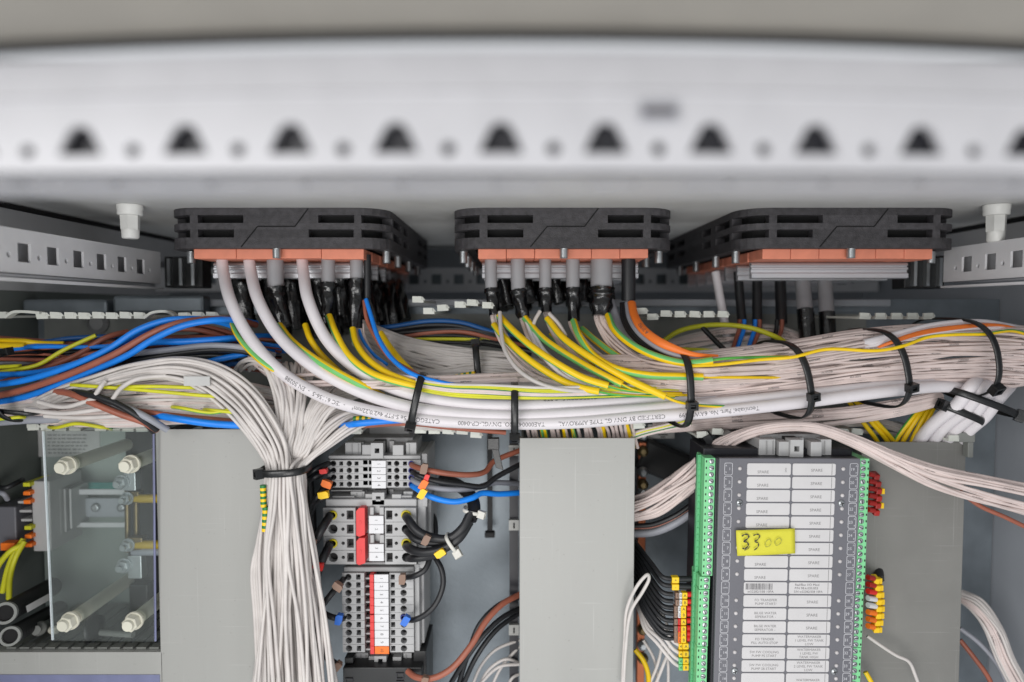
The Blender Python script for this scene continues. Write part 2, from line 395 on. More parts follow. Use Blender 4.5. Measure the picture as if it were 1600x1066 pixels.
# ---- the blurred front rail
def bowed(fn, amt=1.0):
    return lambda u, v, d: (lambda p: (p[0], p[1], p[2]-(3.1*amt*(min(abs(p[0]), 150)/125.0)**2)*max(0, (p[2]-30)/32.0)))(fn(u, v, d))
fr = thing('perforated_rail', (0, 164, 33), 'blurred light grey perforated frame rail across the top in front of everything', 'frame rail', 'perforated frame rails')
pitch = 25.0; x0 = PX(783, 164)
holes = []; small = []
for k in range(-9, 10):
    cx = x0+k*pitch; zc = PZ(216, 164)
    sk = 0.0
    holes.append([(cx-5.2, zc-3.6), (cx+5.2, zc-3.6), (cx+4.8, zc-2.0), (cx+2.6, zc+2.6), (cx+1.2, zc+3.8), (cx-1.2, zc+3.8), (cx-2.6, zc+2.6), (cx-4.8, zc-2.0)])
    holes.append(circ(cx+12.5, zc-2.4, 1.7, 10))
def dense(x0, x1, z0, z1, n=24):
    return [(x0+(x1-x0)*i/n, z0) for i in range(n+1)]+[(x1-(x1-x0)*i/n, z1) for i in range(n+1)]
g = G(); g.poly(dense(-260, 260, 33, 61.5), holes, bowed(XZ), 164, 166.0); mk('front_face', g, 'rail_paint', fr)
g = G(); g.poly(dense(-260, 260, 58.6, 61.4), [], bowed(XZ), 166.1, 199); mk('top_web', g, 'rail_paint', fr)
g = G(); tube(g, [bowed(XZ)(-260+520*i/24, 51.5, 164.3) if False else Vector(bowed(XZ)(-260+520*i/24, 51.5, 164.3)) for i in range(25)], .8, 8); mk('bead', g, 'rail_paint', fr)
uh = []
for k in range(-9, 10):
    cx = x0+k*pitch+4; uh.append(rrect(cx-6.5, cx+6.5, 177, 185, 2.5, 3))
g = G(); g.poly(dense(-260, 260, 166.1, 201), uh, lambda u, v, d: (u, v, d), 33, 34.6); mk('bottom_face', g, 'rail_paint', fr, bevel=.3)
g = G(); g.box(-260, 260, 196, 197.5, 34.7, 50.9); g.box(-260, 260, 168.5, 169.5, 34.7, 50.9); mk('rear_face_shade_web', g, 'module_black', fr)  # black rear wall, plus near web painting the shade inside the holes
g = G(); lz = PZ(172, 161); g.box(PX(1000, 161), PX(1060, 161), 162.9, 163.2, lz-1.8, lz+2.4); g.box(PX(1004, 161), PX(1056, 161), 162.6, 162.88, lz-0.9, lz+1.3, 1)
o = mk('rail_sticker', g, ['wire_grey', 'ink']); tag(o, 'small blurred grey sticker on the front rail, right of centre', 'sticker')

# ---- side and rear rails
def side_rail(X, s, label, y0, y1, hy):
    t = thing('perforated_rail', (X, (y0+y1)/2, 34), label, 'frame rail', 'perforated frame rails')
    hs = []
    for y in hy:
        if y0+6 < y < y1-6:
            hs.append(rect(y-5.4, y+5.4, 28, 39)); hs.append(circ(y+12.5, 31.5, 1.7, 10))
    YZ = lambda u, v, d: (d, u, v)
    g = G(); g.poly(rect(y0, y1, 21.5, 47), hs, YZ, X, X-s*1.6); mk('perforated_face', g, 'rail_paint_brightened', t)
    g = G(); g.box(min(X-s*1.7, X-s*30), max(X-s*1.7, X-s*30), y0, y1, 45.5, 47); mk('top_flange', g, 'rail_paint', t)
    g = G(); g.box(min(X-s*1.7, X-s*30), max(X-s*1.7, X-s*30), y0, y1, 21.5, 23); mk('bottom_flange', g, 'rail_paint', t)
    g = G(); g.box(min(X-s*8, X-s*9), max(X-s*8, X-s*9), y0, y1, 23.1, 45.4); mk('inner_web', g, 'steel_paint', t)
    g = G(); 
    g.box(min(X-s*-2, X-s*9), max(X-s*-2, X-s*9), y0, y1, 17, 18.5); mk('drip_edge', g, 'rail_paint_brightened', t)
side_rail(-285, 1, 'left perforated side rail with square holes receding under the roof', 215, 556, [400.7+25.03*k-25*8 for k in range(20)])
side_rail(330, -1, 'right perforated side rail with square holes receding under the roof', 215, 524, [473+24.5*k-24.5*10 for k in range(20)])
t = thing('perforated_rail', (0, 760, 34), 'dim rear perforated rail seen between the black cable frames', 'frame rail', 'perforated frame rails')
hs = []
for k in range(-14, 16):
    hs.append(rect(k*25-5.5-9, k*25+5.5-9, 29, 40)); hs.append(circ(k*25+3.5, 32, 1.8, 10))
g = G(); g.poly(rect(XL+4, XR-4, 21, 47), hs, XZ, 760, 761.6); mk('perforated_face', g, 'rail_paint_brightened', t)
g = G(); g.box(XL+4, XR-4, 761.7, 785, 21, 22.5); mk('bottom_flange', g, 'rail_paint', t)
g = G(); g.box(XL+4, XR-4, 774, 775.5, 22.6, 47); mk('inner_web', g, 'galvanised', t)
# clips at the far ends of the side rails
for px, py, D, lab in ((290, 424, 575, 'black and metal corner clip at the far end of the left rail'), (1440, 424, 545, 'dark corner clip at the far end of the right rail')):
    c = P(px, py, D); t = thing('corner_clip', c, lab, 'clip')
    g = G(); g.box(c.x-16, c.x+16, c.y-4, c.y+14, c.z-14, c.z+12); mk('clip_body', g, 'black_plastic', t, bevel=1)
    for k in (-1, 0, 1):
        g = G(); g.box(c.x+k*10-1.2, c.x+k*10+1.2, c.y-9, c.y-4.1, c.z-12, c.z+10); mk('clip_tab', g, 'zinc', t)

# ---- roof plugs
def plug(px, py0, py1, label, D):
    a = P(px, py0, D); t = thing('roof_plug', a, label, 'plug', 'white plastic plugs in the roof')
    zb = PZ(py1, D); z0 = ROOF-0.2
    g = G(); g.lathe((a.x, D, z0), (0, 0, -1), [(0, 8.2), (3, 8.2), (3.4, 7.9), (6.6, 7.9), (7, 7.4)], 24); mk('collar', g, 'nylon_cap', t)
    g = G(); g.lathe((a.x, D, z0-7.1), (0, 0, -1), [(0, 6.4), ((z0-7.1-zb)*.62, 6.1)], 6, smooth=False)
    g.lathe((a.x, D, z0-7.1-(z0-7.1-zb)*.62), (0, 0, -1), [(0, 5.7), ((z0-7.1-zb)*.34, 5.4), ((z0-7.1-zb)*.38, 4.6)], 20); mk('hex_body', g, 'nylon_cap', t)
    return t
plug(203, 330, 373, 'white plastic hex plug in the roof left of the left frame', 470)
plug(1557, 332, 378, 'white plastic hex plug in the roof right of the right frame', 470)

# ================================================================== CABLE TRANSIT FRAMES
GD = 483.0; GW = 158.0; GDEP = 252.0
ZT = ROOF-0.2; ZB = PZ(388, GD)
zl = [PZ(y, GD) for y in (325, 336, 348.6, 358.6, 371.2, 388)]
zl[0] = ZT
def ring(g, cx, z0, z1, ins, th, r=22, mi=0):
    o = rrect(cx-GW/2+ins, cx+GW/2-ins, GD+ins, GD+GDEP-ins, r-ins, 6)
    i = rrect(cx-GW/2+th, cx+GW/2-th, GD+th, GD+GDEP-th, max(3, r-th), 6)
    g.poly(o, [i], XY, z0, z1, mi)
def transit(cx, label, nmod):
    t = thing('cable_transit_frame', (cx, GD+GDEP/2, ROOF), label, 'cable frame', 'black cable transit frames under the roof')
    # solid recessed core plus three ribs and the bridges between the slots
    g = G(); ring(g, cx, zl[5]+.6, zl[0]-.3, 7.5, 15); mk('inner_core', g, 'slot_black', t)
    for a, b in ((1, 0), (3, 2), (5, 4)):
        g = G(); ring(g, cx, zl[a], zl[b], 0, 9); mk('rib', g, 'black_cast', t, bevel=.7)
    def rx(px): return cx+(px-878.5)*.4527
    f0 = GD+.15; f1 = GD+10
    def web(*a): mk('bridge_web', G().box(*a), 'black_cast', t)
    for a, b in ((747, 759), (830, 946), (1002, 1013)): web(rx(a), rx(b), f0, f1, zl[2]-.2, zl[1]+.2)
    for a, b in ((747, 759), (815, 931), (1001, 1013)): web(rx(a), rx(b), f0, f1, zl[4]-.2, zl[3]+.2)
    for s in (-1, 1):
        xa = cx+s*(GW/2-.15); xb = cx+s*(GW/2-10)
        for (ya, yb) in ((22, 27), (62, 75), (100, 160), (190, 200), (225, 232)):
            for (zz0, zz1) in ((zl[2]-.2, zl[1]+.2), (zl[4]-.2, zl[3]+.2)):
                web(min(xa, xb), max(xa, xb), GD+ya, GD+yb, zz0, zz1)
    # joint between the two frame halves (a stepped ridge line)
    g = G(); pts = [(rx(931), PZ(326, GD)), (rx(910), PZ(354, GD)), (rx(852), PZ(354, GD)), (rx(826), PZ(386, GD))]
    for a, b in zip(pts, pts[1:]):
        A = Vector((a[0], GD-.1, a[1])); B = Vector((b[0], GD-.1, b[1])); d = (B-A)/2
        nrm = Vector((-d.z, 0, d.x)).normalized()*.38
        g.obox((A+B)/2, d, (0, .25, 0), nrm)
    mk('half_joint', g, 'slot_black', t)
    # orange sealing modules: front row in view, then the rows behind
    ox0 = cx-61; zo = ZB-6.6; w_ = 120.0/nmod
    gA = G(); gA.box(0, w_-.25, 0, 28, 0, ROOF-zo-3); first = None
    for r in range(7):
        n = nmod if r == 0 else 6
        for k in range(n):
            jz = random.uniform(-.5, .5)
            wv = 122.0/n
            g = G(); g.box(ox0+k*wv, ox0+(k+1)*wv-.3, GD+8+r*31, GD+8+r*31+28, zo+jz, ZB+.3)
            mk('sealing_module', g, 'orange_block', t, bevel=.5)
    # aluminium stay plates between the rows
    for r in range(7):
        y = GD+8+r*31+28.2; zb = PZ(435, 520)-.4+random.uniform(-.6, .6); ex = 5 if r == 0 else 5
        prof = [(0, 0), (.6, -.9), (1.6, -.9), (2.0, -2), (.4, -2.6), (.4, -3.4), (2.0, -4), (2.0, -5.2), (.4, -5.8), (.4, -7.6), (2.4, -8.4), (2.4, -11.6), (0, -12.2)]
        ztop = zb+12.2
        g = G(); pr = [(y-a, ztop+b) for a, b in prof]+[(y+2.6-a*0, ztop+b) for a, b in [(0, -12.2), (0, 0)]]
        g.poly(pr, [], lambda u, v, d: (d, u, v), cx-58-random.uniform(0, 2), cx+58+random.uniform(0, 2)); mk('stay_plate', g, 'aluminium', t)
    # clamp screws
    def screw(x, y, zlen):
        g = G(); g.lathe((x, y, ZB+3), (0, 0, -1), [(0, 3.4), (2.8, 3.4), (2.9, 3.1)]+[(3+i*.9/2, 3.1 if i % 2 else 2.7) for i in range(int(zlen/.45))], 16); mk('clamp_screw', g, 'zinc', t)
    screw(cx, GD+3.5, 7.5)
    for s in (-1, 1):
        for y in (30, 80, 140, 200): screw(cx+s*(GW/2-6), GD+y, 9)
    return t
GX = [PX(275, 500)+GW/2, (PX(710, 500)+PX(1047, 500))/2, PX(1482, 500)-GW/2]
transit(GX[0], 'left black slotted cable frame with many white and grey cables below', 4)
transit(GX[1], 'middle black slotted cable frame with a row of grey sleeves below', 6)
transit(GX[2], 'right black slotted cable frame with an empty front row', 6)

# ================================================================== WIRING DUCTS
HD = 480.0    # front plane of the ducts
def finger_mesh(up):
    g = G(); s = 1 if up else -1
    g.box(-3.2, 3.2, 6, 78, -.8, .8)                       # stem of the finger, running back
    g.box(-4.0, 4.0, 0, 6.05, -.9, .9)                     # head
    g.box(-4.0, 2.6, -.6, 1.1, s*.9 if up else -3.2, 3.6 if up else -.9)      # lip
    g.add([(2.65, -.6, s*.9), (5.2, .9, s*.9), (2.65, 1.1, s*.9), (2.65, -.6, s*3.4), (3.4, .2, s*3.4), (2.65, 1.1, s*3.4)], [(0, 1, 4, 3), (1, 2, 5, 4), (0, 2, 1), (3, 4, 5)])
    return g
hd = thing('wiring_duct', (0, 560, -40), 'open horizontal grey slotted wiring duct carrying the cable bundles', 'wiring duct', 'grey slotted wiring ducts')
zt, zb_ = PZ(494, HD), PZ(670, HD)
g = G(); g.box(XL+8, PX(1460, HD), 572, 574.5, zb_-1, zt+1); mk('duct_base', g, 'duct_dark', hd)
fT = mk('finger', finger_mesh(True), 'finger_pvc', hd, at=(0, 0, 0)); fB = mk('finger', finger_mesh(True), 'finger_pvc', hd, at=(0, 0, 0))
off_top = {}
first = [True, True]
def put_finger(src, x, y, z, ry=0, rx=0, rz=0):
    i = 0 if src is fT else 1
    if first[i]: o = src; first[i] = False
    else: o = src.copy(); COL.objects.link(o)
    o.parent = hd; o.location = Vector((x, y, z))*.001-wloc(hd); o.rotation_euler = (rx, ry, rz)
def px_run(a, b, step=21.7): 
    out = []; x = a
    while x <= b: out.append(x); x += step
    return out
for px in [4]+px_run(66, 235)+px_run(288, 352): put_finger(fT, PX(px, HD), HD+random.uniform(-.5, .5), PZ(496, HD)+random.uniform(-.3, .3), random.uniform(-.05, .05))
for px, py in ((653, 471), (670, 489), (692, 484), (719, 479), (738, 476), (762, 480), (1003, 489), (1020, 498), (1041, 493), (1063, 494), (1086, 494), (1108, 494), (1130, 494)):
    put_finger(fT, PX(px, HD+15), HD+15, PZ(py, HD+15), random.uniform(-.06, .06), 0, random.uniform(-.06, .06))
for px in px_run(1352, 1456, 25): put_finger(fT, PX(px, HD+5), HD+5, PZ(497, HD+5), random.uniform(-.05, .05))
for px in px_run(46, 122)+px_run(152, 235)+px_run(510, 560): put_finger(fB, PX(px, HD), HD+random.uniform(-.5, .5), PZ(670+px*.012, HD), random.uniform(-.05, .05))
for px, py in ((655, 676), (677, 677), (699, 677), (721, 678), (743, 683), (1000, 668), (1100, 682), (1125, 678), (1150, 686), (1300, 677), (1322, 678), (1345, 678), (1497, 688)):
    put_finger(fB, PX(px, HD), HD+random.uniform(-.5, 3), PZ(py, HD), random.uniform(-.08, .08), random.uniform(-.06, .06))
# loose bent finger strips
def bent(pts, label):
    path = smooth([P(*p) for p in pts], 6); g = G(); fr_ = frames(path); vs = []; fs = []
    for i, p in enumerate(path):
        t, f, s = fr_[i]
        for (a, b) in ((3, .9), (-3, .9), (-3, -.9), (3, -.9)): vs.append(p+Vector((0, 1, 0))*a+s*b)
    for i in range(len(path)-1):
        for k in range(4): fs.append((i*4+k, i*4+(k+1) % 4, (i+1)*4+(k+1) % 4, (i+1)*4+k))
    g.add(vs, fs); g.add(vs[:4], [(0, 1, 2, 3)]); g.add(vs[-4:], [(3, 2, 1, 0)]); mk('bent_finger', g, 'finger_pvc', hd)
bent([(12, 496, HD), (24, 488, HD), (40, 487, HD), (66, 489, HD)], '')
bent([(228, 497, HD), (240, 489, HD), (262, 487, HD), (275, 493, HD+6)], '')

def vduct(x0, x1, y0px, D, label, name='wiring_duct', m='duct_pvc', z_end=-330, side_l=True, side_r=True):
    X0, X1 = PX(x0, D), PX(x1, D); Z1 = PZ(y0px, D)
    t = thing(name, ((X0+X1)/2, 572, -300), label, 'wiring duct', 'grey slotted wiring ducts')
    g = G(); g.poly([(X0, D), (X1, D), (X1, D+9), (X1-1.6, D+9), (X1-1.6, D+1.6), (X0+1.6, D+1.6), (X0+1.6, D+9), (X0, D+9)], [], XY, z_end, Z1)
    mk('cover', g, m, t, bevel=.5)
    for i, xx in enumerate((X0+2.0, X1-3.6)):
        hs = []; z = Z1-8
        while z > z_end+8: hs.append(rect(D+16, D+66, z-4.6, z)); z -= 12.5
        g = G(); g.poly(rect(D+3, 572, z_end, Z1-2), hs, lambda u, v, d: (d, u, v), xx, xx+1.6); mk('slotted_side', g, 'duct_dark', t)
    return t
vduct(238, 411, 671, HD, 'left vertical grey wiring duct with a plain closed cover')
vduct(812, 994, 685, HD, 'middle vertical grey wiring duct with a scratched plain cover')
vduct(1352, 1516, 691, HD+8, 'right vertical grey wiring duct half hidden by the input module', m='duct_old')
# thin light rims on the cover edges and top end of the right duct
g = G(); a = P(1508, 684, HD+2); g.box(a.x-6, a.x+6, HD, HD+14, a.z-3, a.z+4); g.box(a.x+1, a.x+5, HD, HD+6, a.z-14, a.z-2.8); o = mk('duct_clip', g, 'duct_dark', bevel=.6); tag(o, 'small grey clip on the top corner of the right duct', 'clip')
# lower-left horizontal duct
t = thing('wiring_duct', (-280, 560, -250), 'horizontal grey duct at the bottom left with a lilac label strip', 'wiring duct', 'grey slotted wiring ducts')
zc = PZ(1019, HD); xr = PX(241, HD)
g = G(); g.box(XL+4, xr, HD, HD+2, -330, zc); g.box(XL+4, xr, HD+2.05, HD+10, zc-1.8, zc); mk('cover', g, 'duct_pvc', t, bevel=.5)
g = G(); g.box(XL+4, xr-2, HD-.5, HD-.05, -330, PZ(1054, HD)); mk('label_strip', g, 'blue_stripe', t)
first = None
for k in range(12):
    x = xr-8-k*9.4
    gg = G(); gg.box(x-3.4, x+3.4, HD+11, HD+85, zc-2.6, zc-.8); gg.box(x-3.4, x+3.4, HD+4, HD+10.9, zc+.05, zc+1.5); mk('finger', gg, 'duct_dark', t)

# ================================================================== THICK WHITE DATA CABLES
DA = 452
def cable_text(path, r, txt, size, s0, parent, a0=0.0, n_gap=0):
    """write txt wrapped on the cable, upside down, running from arc length s0 towards the start"""
    L = [0]
    for i in range(1, len(path)): L.append(L[-1]+(path[i]-path[i-1]).length)
    fr_ = frames(path); vv, ff = glyphs(txt, size)
    w0 = max(v[0] for v in vv); g = G(); out = []
    for a, b in vv:
        s = s0-(a+w0)
        s = min(max(s, 0.01), L[-1]-.01)
        j = 0
        while L[j+1] < s: j += 1
        k = (s-L[j])/(L[j+1]-L[j]); p = path[j].lerp(path[j+1], k)
        t, f, sd = [fr_[j][q].lerp(fr_[j+1][q], k).normalized() for q in range(3)]
        th = -b/r+a0
        if sd.z > 0: sd = -sd
        out.append(p+(f*math.cos(th)-sd*math.sin(th))*(r+.15))
    g.add(out, ff); return mk('lettering', g, 'ink', parent), s0-2*w0
def datacable(pts, label, text=None, r=4.1):
    pts = [(a, b, d+6.5 if d < 470 else d) for a, b, d in pts]
    path = smooth([P(*p) for p in pts], 12); g = G(); tube(g, path, r, 28)
    c = thing('data_cable', path[0], label, 'cable', 'thick white data cables from the left frame')
    mk('jacket', g, 'white_pvc', c)
    if text:
        L = sum((path[i]-path[i-1]).length for i in range(1, len(path)))
        s = L-text[0]
        for piece, gap in text[1]:
            _, s = cable_text(path, r, piece, 4.0, s, c, text[2]); s -= gap
    return c
datacable([(346, 396, 505), (349, 425, 500), (362, 475, 480), (392, 530, 465), (440, 582, 456), (500, 618, 450), (560, 638, 447), (620, 650, 445), (690, 658, 444), (800, 662, 444), (900, 660, 444), (1000, 652, 444), (1100, 645, 444), (1250, 629, 446), (1400, 610, 452), (1480, 604, 462), (1530, 612, 480)],
          'lowest white data cable with printed lettering, starting furthest left',
          (172, [('Tecnikabel Part. No. 6AW71599', 9), ('CERTIFIED BY DNV GL TYPE APPROVAL', 9), ('TAE00004F NO. DNVGL-CP-0400', 12), ('CATEGORY 5e S-FTP 4x2/0,22mm\u00b2', 5), ('-  IEC 61156-5  -  EN 50288', 4)], 0.05))
datacable([(388, 396, 505), (392, 425, 500), (404, 470, 482), (436, 525, 466), (490, 573, 456), (560, 611, 450), (630, 634, 447), (700, 645, 446), (800, 650, 446), (900, 646, 447), (1000, 640, 448), (1100, 632, 449), (1250, 618, 452), (1400, 602, 458), (1480, 598, 466), (1535, 606, 484)],
          'second white data cable from the left, in the middle of the white trio')
datacable([(471, 396, 508), (474, 425, 500), (482, 470, 482), (510, 530, 468), (555, 575, 460), (610, 605, 454), (660, 620, 450), (730, 631, 449), (800, 634, 449), (900, 631, 451), (1000, 626, 454), (1100, 622, 458), (1250, 610, 462), (1400, 595, 468), (1500, 595, 490)],
          'third white data cable curving down right of the grey sleeves', (215, [('- EN 50288 - IEC 61156-5 -', 9), ('CATEGORY 5e S-FTP', 9)], 1.15))
# the same cables turning down into the right duct
for k, (a, b) in enumerate([((1500, 600), (1432, 700)), ((1515, 606), (1452, 702)), ((1528, 612), (1472, 704)), ((1543, 618), (1494, 706))]):
    pts = [(a[0]+34, a[1]-14, 490+k), (a[0]+14, a[1]+8, 462+k), (a[0]-4, a[1]+32, 468+k), (a[0]*.35+b[0]*.65, a[1]*.35+b[1]*.65, 484), (b[0], b[1], 500), (b[0]-4, b[1]+60, 515)]
    path = smooth([P(*p) for p in pts], 8); g = G(); tube(g, path, 4.3, 16); o = mk('data_cable', g, 'white_pvc')
    tag(o, 'thick white cable dropping into the right duct, %s of the four' % ['first from the left', 'second from the left', 'second from the right', 'rightmost'][k], 'cable', 'thick white cables entering the right duct')

# ================================================================== BUNDLES
def bundle_wires(cl, N, r, mats, label, group, ryk=1.0, rdk=0.8, th=(-100, 100), wander=.10, shells=(1.0, .9), per=6, stuff=False, name='wire', cat='wire', d_off=0, spread=None):
    """cl = [(px, py, D, half_height_px)...]; wires lie in the front half of the bundle's round section"""
    made = []; gs = G() if stuff else None
    base = [P(c[0], c[1], c[2]+d_off) for c in cl]; hh = [c[3]*c[2]/F for c in cl]
    fr_ = frames(base)
    for i in range(N):
        sh = random.uniform(min(shells), max(shells))
        u0 = (i+.5)/N; ph = random.uniform(0, 6.28); fq = random.uniform(.5, 1.3); am = wander*random.uniform(.3, 1)
        pts = []
        for j, p in enumerate(base):
            u = min(max(u0+am*math.sin(ph+fq*j*1.0), 0.0), 1.0)
            a = math.radians(th[0]+(th[1]-th[0])*u); t, f, s = fr_[j]; up = s if s.z > 0 or abs(s.z) < .2 else -s
            if abs(t.z) > .8: up = Vector((1, 0, 0))
            R = hh[j]*sh
            pts.append(p+up*math.sin(a)*R*ryk+f*math.cos(a)*R*rdk)
        m = random.choices([x[0] for x in mats], [x[1] for x in mats])[0]
        path = smooth(pts, per)
        if stuff: tube(gs, path, r, 6)
        else: made.append(wire(path, r*random.uniform(.92, 1.06), m, label, group, n=7, name=name, cat=cat, rawpath=True))
    if stuff:
        o = mk(name, gs, mats[0][0]); o['label'] = label; o['kind'] = 'stuff'; o['category'] = cat; return o
    return made
W = 'wire_white'; PK = 'wire_pink'
# main right-hand bundle of thin pinkish wires
main_cl = [(930, 590, 478, 34), (1010, 592, 474, 38), (1075, 592, 472, 42), (1160, 584, 471, 42), (1250, 573, 471, 43), (1330, 562, 471, 45), (1410, 555, 472, 46), (1480, 552, 475, 46), (1540, 552, 480, 46), (1600, 556, 484, 46), (1660, 566, 490, 46)]
bundle_wires(main_cl, 27, 1.0, [(PK, 1)], 'thin pinkish white wire on the surface of the big tied bundle running right', 'wires of the big tied bundle', rdk=.74, th=(-90, 96), wander=.045, shells=(1.0, .965))
bundle_wires(main_cl, 36, 1.0, [(PK, 1)], 'thin pinkish white wire just under the surface of the big tied bundle', 'wires just inside the big tied bundle', rdk=.74, th=(-92, 98), wander=.13, shells=(.93, .87))
bundle_wires(main_cl, 46, .9, [(PK, 1)], 'dense inner wires packed inside the big tied bundle', None, rdk=.68, th=(-100, 100), wander=.1, shells=(.8, .72), stuff=True, name='bundle_core_wires', cat='wires')
# tail of the bundle curling down behind the right end
tail = [(1560, 540, 486, 20), (1598, 560, 490, 30), (1604, 590, 496, 26), (1580, 615, 505, 20), (1555, 632, 515, 14)]
bundle_wires([(1500, 598, 482, 10), (1545, 594, 480, 14), (1585, 588, 484, 18), (1608, 572, 490, 20), (1640, 560, 500, 20)], 10, .95, [(PK, 1)], 'pinkish wire curling out at the right end below the bundle', 'wires curling at the right end', rdk=.8, wander=.1)
wire([(1070, 572, 444), (1120, 570, 446), (1190, 562, 445), (1240, 558, 443), (1290, 546, 444), (1370, 548, 441), (1410, 541, 442), (1450, 527, 446), (1490, 523, 447), (1540, 522, 452), (1580, 517, 462), (1610, 524, 472)], 1.15, ('wire_yellow', 'wire_green'), 'single yellow green wire running along the top of the big bundle', n=10, twist=.009, phase=2.6)
wire([(1360, 548, 461), (1395, 534, 453), (1440, 520, 454), (1500, 511, 458), (1560, 508, 470), (1600, 515, 480)], 1.7, 'sleeve_orange', 'orange wire surfacing on top of the big bundle at right', n=10, rfn=lambda u: .35+.65*math.sin(PI*min(1, u*1.1)))
for k in range(3): wire([(1350, 535+4*k, 460), (1400, 522+4*k, 458), (1460, 508+5*k, 460), (1530, 503+4*k, 468), (1590, 512+3*k, 480)], 2.0, 'white_pvc', 'thicker white wire on the top edge of the bundle near the last ties', 'thicker white wires on the bundle top')

# ---- gland 2 : sleeves, shrink and fanned wires
def dropcable(x, D, y0, y1, y2, wpx, dx, label, mat_s='sheath_grey', yend=None, group='cables hanging from the frames', r2=1.05):
    """one cable under a frame: grey sheath, then black shrink sleeve with creases"""
    r = wpx*D/F/2; c = thing('frame_cable', P(x, y0, D), label, 'cable', group)
    g = G(); path = smooth([P(x, y0, D), P(x, (y0+y1)/2, D), P(x+dx*.08, y1, D)], 4); tube(g, path, r, 16); mk('sheath', g, mat_s, c)
    if y2 > y1:
        path = smooth([P(x+dx*.06, y1-1, D), P(x+dx*.3, y1+(y2-y1)*.35, min(D-1, 566)), P(x+dx, y2, min(D-3, 558))], 9)
        g = G(); ph = random.uniform(0, 6); fr_ = frames(path); vs = []; n = 18; fs = []
        for i, p in enumerate(path):
            t, f, s = fr_[i]; u = i/(len(path)-1)
            for k in range(n):
                a = 2*PI*k/n; rr = r*r2*(1.10-.30*u)*(1+.13*u*math.sin(3*a+ph+4*u)+.06*math.sin(7*a-ph+9*u)+.05*math.sin(5*a+13*u))*(1+.06*math.sin(17*u+ph))
                vs.append(p+(f*math.cos(a)+s*math.sin(a))*rr)
        for i in range(len(path)-1):
            for k in range(n): fs.append((i*n+k, i*n+(k+1) % n, (i+1)*n+(k+1) % n, (i+1)*n+k))
        g.add(vs, fs, 0, True); g.add(vs[:n], [tuple(reversed(range(n)))]); g.add(vs[-n:], [tuple(range(n))])
        mk('shrink_sleeve', g, 'shrink_black', c)
    return c
D2 = 503
ordn = ['leftmost', 'second', 'third', 'fourth', 'fifth and widest']
for k, (x, y1, y2, wv, dx) in enumerate([(767, 452, 492, 19, 6), (809, 454, 496, 22, 10), (852, 452, 488, 19, 2), (895, 451, 502, 21, 2), (940, 451, 494, 34, -2)]):
    dropcable(x, D2, 398, y1, y2, wv, dx, 'grey sleeved cable under the middle frame, %s in the front row' % ordn[k])
dropcable(982, D2, 398, 470, 470, 22, 0, 'black cable under the middle frame, rightmost in the front row', 'wire_black')
sl = [[(772, 508), (790, 530), (830, 565), (880, 596), (912, 607), (936, 612)],
      [(780, 494), (800, 515), (830, 541), (870, 568), (910, 590), (950, 603)],
      [(820, 497), (850, 530), (900, 563), (940, 585), (972, 601)],
      [(855, 498), (880, 528), (925, 560), (980, 592), (1040, 620)],
      [(896, 502), (905, 525), (925, 553), (960, 575), (1010, 586), (1060, 588), (1098, 589)],
      [(909, 514), (930, 532), (965, 557), (1000, 572), (1040, 580)],
      [(950, 493), (960, 515), (985, 537), (1020, 555), (1060, 566), (1085, 567), (1113, 563)],
      [(861, 522), (890, 548), (930, 570), (980, 586)]]
sln = ['lowest sleeve ending below the others', 'second sleeve, from the leftmost grey cable', 'sleeve from the second grey cable', 'longest sleeve, crossing down to the white cables', 'sleeve curving flat and ending past the tie', 'short sleeve behind, starting right of the fourth grey cable', 'topmost sleeve, from the widest grey cable', 'sleeve tucked behind the long one']
phs = [v-.67 for v in (1.35, 1.2, .7, 1.5, .4, -.2, -.7, 1.2)]
for k, s_ in enumerate(sl):
    dd = [496, 480, 466, 455, 449, 447, 446, 446]
    if k in (5, 7): dd = [502, 490, 478, 470, 474]
    if k == 4: dd = [494, 478, 466, 456, 449, 446, 446]
    if k == 3: dd = [494, 478, 462, 450, 440]
    pts = [(x, y, dd[min(i, len(dd)-1)]) for i, (x, y) in enumerate(s_)]
    wire(pts, 2.45, YS, 'yellow green sleeve under middle frame, '+sln[k], 'yellow green sleeves under the middle frame', cat='sleeve', name='earth_sleeve', n=14, phase=phs[k], twist=.003, per=8)
    x, y, d = pts[-1]; px_, py_, _ = pts[-2]; vx, vy = x-px_, y-py_; q = (vx*vx+vy*vy)**.5; vx /= q; vy /= q
    wire([(x-vx*8, y-vy*8, d), (x+vx*20, y+vy*18, d+1), (x+vx*60, y+vy*32, d+5), (x+vx*100+20, y+vy*38, d+12)], 1.0, ('wire_yellow', 'wire_green'), 'thin yellow green wire leaving its sleeve above the white cables', 'thin yellow green wires leaving sleeves', n=8, twist=.02)
wire([(987, 473, 497), (991, 492, 484), (1004, 514, 468), (1030, 534, 456), (1060, 547, 450), (1085, 554, 448), (1122, 556, 452)], 3.0, 'sleeve_orange', 'flat orange numbered sleeve curving from the black cable', cat='sleeve', name='orange_sleeve', n=14, per=9, flat=.6, rfn=lambda u: 1.0 if u < .55 else 1.0-.75*(u-.55)/.45)
ip = smooth([P(987, 473, 497), P(991, 492, 484), P(1004, 514, 468), P(1030, 534, 456), P(1060, 547, 450), P(1085, 554, 448)], 9)
po = [o for o in COL.objects if o.name.startswith('orange_sleeve')][0]
_o, _s = cable_text(ip, 2.2, 'A 21952', 3.3, 42, po, 0.0)
wire([(980, 474, 500), (984, 498, 486), (1000, 522, 470), (1030, 544, 458), (1062, 556, 452), (1110, 562, 452)], 2.0, 'wire_grey', 'bluish grey wire beside the orange sleeve')
